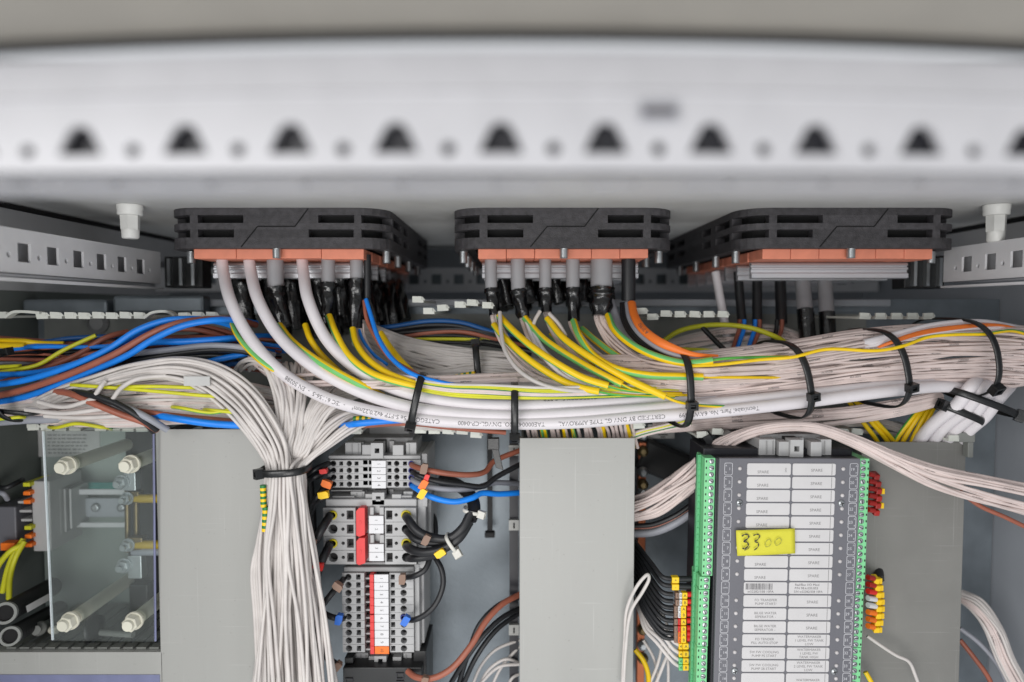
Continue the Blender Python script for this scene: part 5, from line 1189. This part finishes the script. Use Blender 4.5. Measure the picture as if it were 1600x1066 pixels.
g.add(vs, fs, 0, True); mk('note_paper', g, 'note_yellow', nt)
def stroke(g, pts, r):
    path = smooth([P(x, y, 445.0) for x, y in pts], 6)
    vs = []; fs = []
    for i, p in enumerate(path):
        a = path[max(0, i-1)]; b = path[min(len(path)-1, i+1)]; t = (b-a).normalized(); s = Vector((-t.z, 0, t.x))*r*(.7+.3*math.sin(i))
        vs += [p-s, p+s]
    for i in range(len(path)-1): fs.append((2*i, 2*i+1, 2*i+3, 2*i+2))
    g.add(vs, fs)
g = G(); stroke(g, [(1159, 838), (1164, 835), (1170, 837), (1168, 842), (1162, 846), (1168, 848), (1169, 853), (1163, 858), (1160, 856)], .58)
stroke(g, [(1163, 860), (1168, 858), (1172, 853)], .3)
stroke(g, [(1177, 837), (1182, 835), (1187, 837), (1184, 843), (1179, 846), (1185, 849), (1184, 855), (1178, 860)], .46); mk('handwriting', g, 'ink_dark', nt)
g = G(); stroke(g, [(1200, 843), (1196, 848), (1196, 854), (1201, 854), (1205, 848), (1203, 843), (1200, 843)], .3)
stroke(g, [(1216, 841), (1211, 846), (1212, 852), (1217, 851), (1221, 846), (1219, 841), (1216, 841)], .3); mk('handwriting', g, 'ink_pencil', nt)
end_bracket(1223, 688, 713, 459, 'grey end bracket above the input output module', 54)
# fix bracket location onto module top: a label strip
g = G(); g.box(PX(1182, 478), PX(1244, 478), 476, 492, PZ(683, 478), PZ(679, 478)); o = mk('marker_carrier', g, 'finger_pvc', bevel=.5); tag(o, 'pale marker strip behind the wires above the module', 'marker carrier')

# ferrules / markers entering the left side
ml = thing
ys = [905, 916, 929, 940, 950, 959, 970, 981, 990, 998, 1008, 1020, 1031, 1041]
kinds = ['b', 'b', 'r', 'r', 'r', 'r', 'r', 'r', 'r', 'r', 'g', 'g', 'g', 'g']
for i, (y, kd) in enumerate(zip(ys, kinds)):
    D = 468; t = thing('wire_end', P(1082, y, D), {'b': 'black wire end with yellow marker', 'r': 'red sleeved wire end with markers', 'g': 'grey sleeved wire end with yellow marker'}[kd]+' at left connector, %s from top' % ['one', 'two', 'three', 'four', 'five', 'six', 'seven', 'eight', 'nine', 'ten', 'eleven', 'twelve', 'thirteen', 'fourteen'][i], 'wire end', 'marked wire ends at the left connector')
    xe = 1073 if kd != 'b' else 1060
    g = G(); g.cyl(P(xe, y, D), P(1094, y+random.uniform(-1, 1), D), 1.9 if kd == 'r' else 2.1, n=12); mk('insulating_sleeve', g, {'b': 'wire_black', 'r': 'tag_red', 'g': 'ferrule_grey'}[kd], t)
    def mb(x0, x1, m, ch=None):
        x0 -= 4; x1 -= 4
        a, b = P(x0, y, D), P(x1, y, D); g = G(); g.box(a.x, b.x, D-2.4, D+2.4, a.z-2.1, a.z+2.1); o_ = mk('marker_ring', g, m, t, bevel=.4)
        if ch:
            g = G(); c_ = (a+b)/2; put_text(g, ch, 3.0, lambda p, q: (c_.x+p, D-2.46, c_.z+q)); mk('lettering', g, 'ink_dark', o_)
    if kd == 'b': mb(1053, 1064, 'tag_yellow', '+' if i == 0 else '-')
    elif kd == 'r':
        dx = 0 if i < 4 else -2
        mb(1069+dx, 1077+dx, 'tag_yellow', 'A' if i % 2 == 0 else 'B'); mb(1064.4+dx, 1068.6+dx, 'tag_white' if i < 6 else ('tag_red' if i < 8 else 'tag_orange'), '0' if i < 4 else '2'); mb(1058.5+dx, 1064+dx, 'tag_tan', '1')
    else:
        mb(1070, 1079, 'tag_yellow', 'A' if i % 2 == 0 else 'B'); mb(1063.5, 1069.6, 'tag_yellow' if i < 12 else 'tag_green', '4'); 
    xs = 1050 if kd != 'g' else 1060
    if kd in 'br':
        wire([(xs+2, y, D), (xs-14, y-3, D+1), (1020-i*1.4, y-22-i*2, 482), (1004-i, 862+i*7, 500), (985, 838+i*8, 520)], 1.6, 'wire_black', 'black wire running down from the middle duct to a marked end', 'black wires to the left connector', n=9)
    else:
        k = i-10; wire([(xs+1, y, D), (1052, y-6, D), (1035-k*3, y-28-k*3, 472), (1020-k*4, 975+k*3, 480), (1008-k*3, 950+k*2, 492), (990, 935, 510)], 1.35, 'wire_white', 'white wire running down to the grey marked ends', 'white wires to the left connector', n=8)
# long white wires in front of the middle duct
for k, pts in enumerate([[(972, 1080, 470), (976, 1000, 472), (980, 950, 470), (998, 912, 466), (1012, 898, 466), (1014, 905, 468), (1004, 925, 468), (986, 955, 468), (978, 1010, 470), (974, 1080, 470)], [(1010, 1080, 500), (1030, 1030, 498), (1034, 990, 498), (1022, 950, 500), (1000, 935, 510)], [(1020, 1080, 498), (1036, 1040, 496), (1046, 1010, 494), (1040, 970, 500), (1020, 940, 505)], [(1016, 950, 505), (1024, 938, 503), (1020, 932, 505)], [(1005, 1000, 505), (1022, 1030, 505), (1030, 1080, 505)], [(1040, 1010, 500), (1044, 1040, 500), (1044, 1080, 500)]]):
    wire(pts, 1.2, 'wire_white', ['white wire hooked over in front of the middle duct edge', 'white wire bending down between duct and module, first', 'white wire bending down between duct and module, second', 'short white wire loop by the middle duct', 'white wire low between duct and module', 'white wire straight down left of the module'][k], 'white wires between the middle duct and the module', n=9)
wire([(992, 1015, 500), (1004, 1030, 498), (1012, 1050, 498), (1014, 1080, 500)], 1.9, 'wire_yellow', 'yellow wire low behind the middle duct edge')
# pale bunch behind: module top left to the middle duct
bundle_wires([(985, 800, 505, 15), (1020, 790, 500, 19), (1060, 765, 492, 20), (1095, 735, 486, 20), (1120, 702, 480, 13), (1160, 680, 474, 8), (1210, 668, 468, 7), (1270, 668, 463, 7), (1330, 688, 458, 9), (1390, 716, 452, 12), (1450, 742, 450, 17), (1530, 764, 452, 22), (1620, 786, 456, 28)], 19, 1.15, [('wire_pink', 1)], 'pale wire of the bunch sweeping over the module top to the right edge', 'pale wires sweeping over the module', th=(-95, 95), rdk=.75, wander=.2, per=5, shells=(1, .7))
bundle_wires([(985, 795, 510, 18), (1020, 785, 505, 22), (1060, 760, 500, 22), (1094, 738, 495, 22), (1130, 720, 492, 10)], 9, 1.2, [('wire_pink', 1)], 'pale wire ending behind the module at the upper left', 'pale wires going behind the module', th=(-80, 95), rdk=.4, wander=.12)
for k, (dy, m, r) in enumerate([(0, 'wire_black', 2), (6, 'wire_black', 1.8), (12, 'wire_grey', 3.0), (9, 'wire_black', 1.8), (4, 'wire_brown', 1.6)]):
    wire([(985, 822+dy, 515), (1020, 820+dy, 510), (1055, 806+dy, 505), (1092, 780+dy, 505), (1120, 760+dy, 510)], r, m, ['upper black wire under the pale bunch left of the module', 'second black wire under the pale bunch', 'grey cable lowest under the pale bunch', 'lower black wire above the grey cable', 'brown wire under the pale bunch'][k], 'wires under the pale bunch', n=10)
wire([(1500, 768, 470), (1530, 790, 468), (1570, 808, 466), (1620, 832, 466)], 1.6, 'wire_brown', 'brown wire under the pale bunch at the right edge')
# right-hand ferrules
for (ya, yb, n_, cols, lab) in ((740, 796, 6, ['tag_darkred'], 'upper'), (902, 978, 8, ['tag_darkred', 'tag_darkred', 'tag_red', 'tag_white', 'tag_white', 'tag_orange', 'tag_orange', 'tag_orange'], 'lower')):
    for i in range(n_):
        y = ya+(yb-ya)*i/(n_-1); k = math.sin(PI*(i+.5)/n_)
        D = 472; t = thing('wire_end', P(1366, y, D), '%s %s sleeved wire end at the right connector, number %s from top' % (lab, {'tag_red': 'bright red', 'tag_darkred': 'dark red', 'tag_white': 'white', 'tag_orange': 'orange'}[cols[min(i, len(cols)-1)]], ['one', 'two', 'three', 'four', 'five', 'six', 'seven', 'eight'][i]), 'wire end', 'marked wire ends at the right connector')
        g = G(); g.cyl(P(1356, y, D), P(1364+4*k, y+2, D+3), 1.9, n=12); mk('insulating_sleeve', g, cols[min(i, len(cols)-1)], t)
        g = G(); c_ = P(1366+5*k, y+3, D+5); g.obox(c_, (1.9, 0, 0), (0, 3, .8), (.3, 0, 1.8)); mk('marker_ring', g, 'tag_darkred' if lab == 'upper' else 'tag_yellow', t, bevel=.4)
        if lab == 'lower' or i in (2, 4):
            g = G(); c_ = P(1371+5*k, y+4, D+9); g.obox(c_, (1.6, 0, 0), (0, 3, 0), (0, 0, 2.0)); mk('marker_ring', g, 'tag_yellow', t, bevel=.4)
wire([(1360, 875, 500), (1372, 892, 490), (1374, 905, 482)], 3.4, 'wire_black', 'black cable bending to the right connector ends')
wire([(1355, 994, 474), (1375, 1008, 472), (1400, 1024, 470), (1420, 1034, 470), (1430, 1055, 470), (1440, 1085, 472)], 1.2, 'wire_white', 'thin white wire drooping across the right duct cover')
wire([(1352, 1050, 474), (1362, 1068, 472), (1368, 1085, 474)], 1.8, YS, 'yellow green wire at the bottom right corner of the module')
# right edge lower bunch
bundle_wires([(1500, 930, 530, 8), (1525, 945, 520, 12), (1550, 980, 510, 14), (1570, 1030, 505, 14), (1600, 1085, 500, 16)], 14, 1.2, [('wire_white', 2), ('wire_pink', 1)], 'pale wire curving out from behind the right duct at the lower right', 'pale wires at the lower right', th=(-95, 95), rdk=.7, wander=.2)
wire([(1500, 982, 520), (1530, 1005, 515), (1560, 1040, 512), (1580, 1085, 512)], 1.8, 'wire_grey', 'grey wire behind the pale wires at the lower right')
wire([(1500, 1000, 520), (1520, 1025, 515), (1545, 1060, 512), (1555, 1090, 512)], 1.8, 'wire_brown', 'brown wire at the lower right beside the right duct')

# below main bundle: pale wires & yellow green drop (right of centre)
bundle_wires([(1020, 668, 500, 8), (1120, 660, 495, 10), (1220, 656, 488, 12), (1320, 650, 482, 12), (1410, 636, 480, 12), (1470, 622, 482, 10)], 16, 1.25, [('wire_pink', 1)], 'pale wire passing just below the big bundle', 'pale wires below the big bundle', th=(-90, 90), rdk=.6, wander=.18)
bundle_wires([(1100, 672, 520, 8), (1200, 668, 515, 12), (1290, 664, 512, 14), (1380, 668, 515, 12), (1440, 690, 520, 10)], 14, 1.2, [('wire_white', 1)], 'dim pale wire deeper below the big bundle', 'dim pale wires below the big bundle', th=(-90, 90), rdk=.6, wander=.18)
for k, (x0, x1, x2) in enumerate([(1325, 1345, 1372), (1335, 1358, 1388), (1340, 1366, 1398), (1455, 1432, 1410), (1460, 1442, 1424), (1466, 1450, 1436), (1450, 1424, 1398)]):
    wire([(x0, 625, 498), (x1, 655, 496), (x2, 692, 500), (x2+(x2-x1)*.5, 730, 505)], 1.7, ('wire_yellow', 'wire_green'), 'yellow green wire dropping into the right duct, number %s from the left' % ['one', 'two', 'three', 'five', 'six', 'seven', 'four'][k], 'yellow green wires entering the right duct', n=10, phase=random.choice([1, 3, 4]))
for k in range(26):
    x = 826+k*6.6+random.uniform(-2, 2); m = YS if k in (3, 4, 8, 10, 11, 18, 24) else PK
    wire([(x-6+random.uniform(-6, 6), 655, 478), (x+random.uniform(-3, 3), 672, 488), (x+5, 700, 496)], 1.25 if m == PK else 1.5, m, 'short visible wire entering the top of the middle duct', 'wires entering the middle duct', n=8)
for k in range(5): wire([(1080, 652+k*3, 478), (1040, 664+k*2, 484), (1000, 674+k*2, 490), (960, 690+k*2, 495)], 1.3, YG if k in (1, 3) else PK, 'thin wire slanting from below the tie into the middle duct, '+['topmost pale', 'upper yellow green', 'middle pale', 'lower yellow green', 'lowest pale'][k], 'wires slanting into the middle duct')

# ---- things on the plate between middle duct and module
t = thing('earth_bar', P(1010, 730, 545), 'shadowed earth bar with metal screws between the duct and the module', 'earth bar')
a = P(1010, 800, 560); g = G(); g.box(PX(998, 560), PX(1010, 560), 555, 562, PZ(1066, 560), PZ(690, 560)); mk('bar', g, 'copper', t, bevel=.5)
for k, py in enumerate((680, 706, 738, 758, 770, 985, 1010, 1030)):
    p = P(1005, py, 552); g = G(); g.lathe((p.x, 555, p.z), (0, -1, 0), [(0, 4.4), (3, 4.4), (3.2, 3.6), (4.5, 3.2), (5, 2)], 14); mk('bar_screw', g, 'brass' if k % 2 else 'zinc', t)
t = thing('earth_label', P(1035, 673, 560), 'small grey label with an earth symbol above the shadowed bar', 'label')
g = G(); g.box(PX(1015, 560), PX(1057, 560), 562, 562.6, PZ(686, 560), PZ(664, 560)); mk('label_plate', g, 'paper_grey', t)
g = G(); c_ = P(1036, 676, 561.5)
for (a0, a1, b0, b1) in ((-6, 6, 0, .9), (-.5, .5, .9, 4), (-4, 4, -2.2, -1.4), (-2, 2, -4.2, -3.4)): g.box(c_.x+a0, c_.x+a1, 561.6, 561.95, c_.z+b0, c_.z+b1)
mk('earth_symbol', g, 'ink_dark', t)
g = G(); p = P(1045, 725, 560); g.obox(p, (24, 0, -10), (0, 6, 0), (6, 0, 12)); o = mk('cable_clamp', g, 'black_plastic', bevel=3); tag(o, 'dusty black clamp in the shadow left of the module top', 'clamp')
for k, (x, y) in enumerate(((1100, 690), (1132, 686), (1165, 684))):
    g = G(); p = P(x, y, 505); g.obox(p, (2.6, 0, 1.2), (0, 26, 0), (-6, 0, 9)); o = mk('duct_tooth', g, 'black_plastic' if k != 1 else 'terminal_shade', bevel=.5); tag(o, 'slanted duct tooth under the big bundle, %s of three' % ['left', 'middle', 'right'][k], 'duct tooth', 'slanted duct teeth above the module')

# ================================================================== LEFT FIELD BEHIND THE CLEAR SHEET
t = thing('din_rail', P(150, 795, 556), 'horizontal metal mounting rail behind the clear cover', 'mounting rail', 'metal mounting rails')
for (a, b, dd) in ((765, 773, 548), (779, 808, 556), (817, 824, 548)):
    g = G(); g.box(PX(66, dd), PX(245, dd), dd, dd+1.5, PZ(b, dd), PZ(a, dd)); mk('rail_flange' if dd == 548 else 'rail_web', g, 'steel_paint' if dd == 548 else 'wall_grey', t)
for q in (150, 190):
    p = P(q, 793, 555); g = G(); g.lathe(p, (0, -1, 0), [(0, 3.5), (1.6, 3.3), (2, 2)], 14); mk('rail_screw', g, 'zinc', t)
g = G(); g.box(PX(85, 566), PX(205, 566), 564, 565, PZ(765, 566), PZ(753, 566)); o = mk('tape_strip', g, 'teal_tape'); tag(o, 'teal strip behind the clear cover above the rail', 'strip')
t = thing('warning_sheet', P(95, 692, 570), 'grey printed sheet behind the top left of the clear cover', 'printed sheet')
g = G(); g.box(PX(53, 572), PX(150, 572), 572.2, 572.8, PZ(714, 572), PZ(672, 572)); mk('sheet', g, 'paper_grey', t)
g = G()
for q in range(6):
    x = 68
    while x < 128:
        w_ = random.uniform(3, 8); g.box(PX(x, 572), PX(x+w_, 572), 571.9, 572.15, PZ(679+q*5.6+1.8, 572), PZ(679+q*5.6, 572)); x += w_+random.uniform(1, 3)
    if q == 0: pass
mk('printed_lines', g, 'ink_faint', t)
# earth terminals
t = thing('earth_terminals', P(60, 830, 540), 'grey rail terminals with yellow green and orange release levers', 'terminal block')
g = G(); g.box(PX(40, 520), PX(68, 520), 520, 560, PZ(862, 520), PZ(752, 520)); mk('terminal_body', g, 'terminal_grey', t, bevel=1)
for k in range(5):
    g = G(); x0 = PX(66+k*5, 528); g.box(x0, x0+1.7, 526+k*3, 560, PZ(845-k*3, 528), PZ(762+k*2, 528)); mk('terminal_disc', g, 'terminal_shade' if k % 2 else 'terminal_grey', t, bevel=.3)
for k in range(8):
    if k in (3, 4): continue
    y = 754+k*13.5; g = G(); g.box(PX(28, 516), PX(39, 516), 515, 540, PZ(y+6.2, 516), PZ(y, 516)); mk('release_lever', g, 'tag_orange' if k in (1, 2, 6, 7) else 'wire_lime', t, bevel=.5)
for k in range(3):
    y = 783+k*14; g = G(); g.box(PX(18+k*2, 520), PX(39, 520), 520, 545, PZ(y+4, 520), PZ(y, 520)); mk('terminal_fin', g, 'terminal_grey', t, bevel=.3)
t = thing('dark_terminal', P(5, 820, 520), 'dark grey terminal cut by the left picture edge', 'terminal block')
g = G(); g.box(PX(-20, 520), PX(14, 520), 520, 560, PZ(862, 520), PZ(792, 520)); mk('terminal_body', g, 'module_face', t, bevel=1)
g = G(); g.box(PX(-6, 516), PX(16, 516), 512, 519.9, PZ(858, 516), PZ(846, 516)); mk('release_lever', g, 'tag_orange', t, bevel=.6)
for k, pts in enumerate([[(37, 842, 512), (22, 865, 508), (12, 890, 508), (4, 925, 512)], [(38, 846, 510), (24, 872, 505), (16, 900, 505), (14, 935, 510)], [(38, 850, 510), (18, 860, 505), (0, 880, 505), (-10, 900, 508)]]):
    wire(pts, 2.0, 'wire_lime', 'lime yellow wire from the earth terminals, ' + ['middle', 'right', 'left'][k], 'lime wires from the earth terminals', n=10)
for k, pts in enumerate([[(-10, 760, 520), (10, 762, 515), (25, 755, 520), (35, 750, 530)], [(-10, 768, 520), (6, 772, 515), (12, 780, 520)], [(-8, 870, 525), (10, 864, 520), (30, 870, 525)]]):
    wire(pts, 2.0, 'wire_black' if k != 1 else 'wire_grey', ['black wire above the earth terminals', 'grey wire above the earth terminals at the edge', 'black wire under the dark terminal'][k], 'dark wires at the far left', n=9)
# conduits
def conduit(p0, p1, r, label):
    A, B = P(*p0), P(*p1); t = thing('conduit', A, label, 'conduit', 'black conduits at the lower left')
    d = (B-A); L = d.length; prof = []; n = int(L/3)
    for i in range(n): prof += [(i*3, r), (i*3+1.2, r), (i*3+1.7, r*.9), (i*3+2.6, r*.9)]
    g = G(); g.lathe(A, d, prof, 20); mk('corrugated_tube', g, 'black_plastic', t)
    a = d.normalized(); g = G(); q = a.orthogonal().normalized(); s = a.cross(q)
    g.poly(circ(0, 0, r*1.04, 20), [circ(0, 0, r*.78, 20)], lambda u, v, dd: A-a*dd+q*u+s*v, 0.05, 3); mk('cut_rim', g, 'duct_dark', t, bevel=.3)
    g = G(); g.lathe(A-a*1.2, a, [(0, r*.76), (1, r*.76)], 20); mk('dark_bore', g, 'slot_black', t)
conduit((10, 957, 470), (85, 915, 560), 7.2, 'upper black corrugated conduit with a pale cut rim')
conduit((18, 993, 468), (95, 950, 560), 6.4, 'lower black corrugated conduit with a pale cut rim')
g = G(); a, b = P(42, 952, 478), P(78, 932, 500); g.obox((a+b)/2, (b-a)/2, Vector((0, .3, .0)), Vector((0, -.6, 2.6))); o = mk('conduit_label', g, 'paper_grey'); tag(o, 'pale wrap label on the upper black conduit', 'label')
t = thing('hose_end', P(70, 978, 500), 'grey threaded hose end beside the conduits', 'hose')
g = G(); g.lathe(P(56, 985, 492), P(110, 958, 560)-P(56, 985, 492), [(0, 3.2), (4, 3.2), (4.4, 5), (10, 5), (10.4, 3.6), (60, 3.4)], 14); mk('tube', g, 'duct_dark', t)
g = G(); g.lathe(P(79, 984, 500), (1, -.2, 0), [(0, 2.5), (3, 3.4), (6, 2.4)], 12); mk('nut', g, 'nylon', t)
t = thing('grey_gland', P(150, 985, 505), 'dark grey flanged gland with a rod behind the clear cover', 'gland')
g = G(); g.lathe(P(140, 982, 500), (1, .25, 0), [(0, 12.5), (3, 12.5), (3.4, 9.5), (8, 8.5), (8.4, 4)], 22); mk('flange', g, 'black_plastic', t)
g = G(); g.cyl(P(150, 988, 498), P(208, 992, 490), 2.3, n=12); mk('rod', g, 'duct_dark', t)
# ribs of the duct floor seen behind the cover
# standoffs and clear sheet
SH = 474.0
sh = thing('clear_cover', P(155, 830, SH), 'clear plastic protective sheet held by four white nylon posts', 'protective cover')
cA, cB, cC, cD = P(67, 674, SH+2), P(238, 673, SH), P(241, 1003, SH+2), P(82, 1001, SH+4)
g = G(); dv = Vector((0, 2.4, 0)); vs = [cA, cB, cC, cD, cA+dv, cB+dv, cC+dv, cD+dv]
g.add(vs, [(0, 1, 2, 3), (7, 6, 5, 4), (0, 4, 5, 1), (1, 5, 6, 2), (2, 6, 7, 3), (3, 7, 4, 0)]); mk('sheet', g, 'clear_sheet', sh)
g = G(); g.cyl(cA+Vector((-.5, 1.2, 0)), cD+Vector((-.5, 1.2, 0)), .95, n=6); mk('polished_edge', g, 'sheet_edge', sh)
g = G(); g.cyl(cB+Vector((.4, 1.2, 0)), cC+Vector((.4, 1.2, 0)), .7, n=6); mk('polished_edge', g, 'blue_stripe', sh)
for k, (x, y) in enumerate(((106, 727), (205, 725), (110, 970), (210, 970))):
    p = P(x, y, SH-2); ax = Vector((.12 if k % 2 == 0 else .1, 1, .04)).normalized()
    st_ = thing('standoff_post', p, 'white nylon post and nut holding the clear cover, %s' % ['upper left', 'upper right', 'lower left', 'lower right'][k], 'standoff', 'white nylon posts of the clear cover')
    d0 = Vector((p.x, SH-9, p.z)); 
    g = G(); g.lathe(d0, (0, 1, 0), [(0, 5.0), (.6, 5.6), (6, 5.7)], 6, smooth=False); g.lathe(d0+Vector((0, 6, 0)), (0, 1, 0), [(0, 6.4), (1.8, 6.4)], 20); mk('hex_nut', g, 'nylon', st_)
    g = G(); g.lathe(d0+Vector((0, 12, 0)), (0, 1, 0), [(0, 4.9), (85, 4.9)], 14); mk('post', g, 'nylon', st_)
    g = G(); g.lathe(d0+Vector((0, -2.2, 0)), (0, 1, 0), [(0, 3.6), (2.1, 3.9)], 14); mk('thread_end', g, 'nylon', st_)
# busbar clamp
t = thing('busbar_clamp', P(202, 815, 520), 'brass and steel busbar clamp with two upright rods behind the clear cover', 'busbar')
for x in (199, 213): 
    g = G(); g.cyl(P(x, 760, 520), P(x+1, 862, 520), 2.1, n=12); mk('rod', g, 'brass', t)
for (x0, x1, y0, y1) in ((189, 210, 768, 786), (190, 214, 840, 860), (187, 206, 738, 767), (190, 212, 868, 904)):
    g = G(); g.box(PX(x0, 512), PX(x1, 512), 511, 519, PZ(y1, 512), PZ(y0, 512)); mk('clamp_plate', g, 'brass' if y0 in (768, 840) else 'zinc', t, bevel=.6)
for (x, y, r) in ((198, 779, 4.2), (200, 852, 4.2), (190, 754, 4.8), (194, 884, 4.8)):
    p = P(x, y, 510); g = G(); g.lathe((p.x, 510.9, p.z), (0, -1, 0), [(0, r*1.2), (1, r*1.2)], 18); g.lathe((p.x, 509.8, p.z), (0, -1, 0), [(0, r), (3.6, r), (4, r*.85)], 6, smooth=False); g.lathe((p.x, 505.7, p.z), (0, -1, 0), [(0, r*.5), (3.5, r*.5)], 12)
    mk('clamp_bolt', g, 'zinc', t)
g = G(); g.box(PX(196, 540), PX(225, 540), 535, 556, PZ(955, 540), PZ(910, 540)); g.box(PX(190, 545), PX(240, 545), 545, 558, PZ(1000, 545), PZ(672, 545)); mk('support_post', g, 'black_plastic', t, bevel=1)
for (y, m) in ((779, 'yellow_dull'), (851, 'yellow_dull'), (862, 'wire_grey')):
    wire([(208, y, 514), (225, y, 513), (260, y, 515)], 3.3 if m != 'wire_grey' else 3, m, {779: 'thick yellow wire at the upper busbar bolt', 851: 'thick yellow wire at the lower busbar bolt', 862: 'grey wire below the lower yellow wire'}[y], 'wires clamped at the busbar', n=12)
# washers on the back plate of the horizontal duct
g = G(); p = P(150, 505, 568); g.lathe((p.x, 571.5, p.z), (0, -1, 0), [(0, 9), (2, 9), (2.4, 6), (3.4, 6), (3.5, 5)], 20); o = mk('duct_washer', g, 'terminal_shade'); tag(o, 'round grey washer inside the open duct at left', 'washer')
# grey brackets behind upper left
for k, (x0, x1, y0, y1) in enumerate(((40, 172, 468, 492), (180, 322, 462, 490))):
    g = G(); g.box(PX(x0, 560), PX(x1, 560), 556, 570, PZ(y1, 560), PZ(y0, 560)); o = mk('mounting_bracket', g, 'galvanised', bevel=2.5); tag(o, ['left', 'right'][k]+' one of two dull metal brackets behind the upper duct fingers', 'bracket', 'dull brackets behind the fingers')
# ---- the 300 wires that show largest stay single; the small rest of the bundles is joined
ws = [o for o in COL.objects if o.type == 'MESH' and o.parent is None and o.name.split('.')[0] == 'wire']
lab = {}
for o in ws: lab[o['label']] = lab.get(o['label'], 0)+1
def shows(o):
    vs = o.data.vertices; a = vs[0].co; L = 0; n = 8
    for i in range(0, len(vs)-n, n): L += (vs[i+n].co-vs[i].co).length
    w_ = (vs[0].co-vs[4].co).length
    c = o.location
    return L*w_*(1 if lab[o['label']] > 1 else 100)*(.5 if c.y > .49 else 1)
ws.sort(key=shows, reverse=True)
rest = ws[298:]
from collections import defaultdict
by = defaultdict(list)
for o in rest: by['lower' if o.location.z < -.085 else 'duct'].append(o)
for key, os_ in by.items():
    g = G(); names = []
    for o in os_:
        ml_ = [m.name for m in o.data.materials]
        for m in ml_:
            if m not in names: names.append(m)
        ul = o.data.uv_layers[0].data if o.data.uv_layers else None
        uv = [(0, 0)]*len(o.data.vertices)
        if ul:
            for lp, q in zip(o.data.loops, ul): uv[lp.vertex_index] = tuple(q.uv)
        base = Vector(o.location)
        g.add([(v.co+base)*1000 for v in o.data.vertices], [tuple(p.vertices) for p in o.data.polygons], [names.index(ml_[p.material_index]) for p in o.data.polygons], True, uv)
        bpy.data.objects.remove(o)
    o = mk('bundle_rest_wires', g, names); o['kind'] = 'stuff'
    tag(o, 'remaining small wires packed in the bundles below' if key == 'lower' else 'remaining small wires packed in the bundles of the open duct', 'wires')
print('wires', NW[0], 'objects', len(bpy.data.objects))
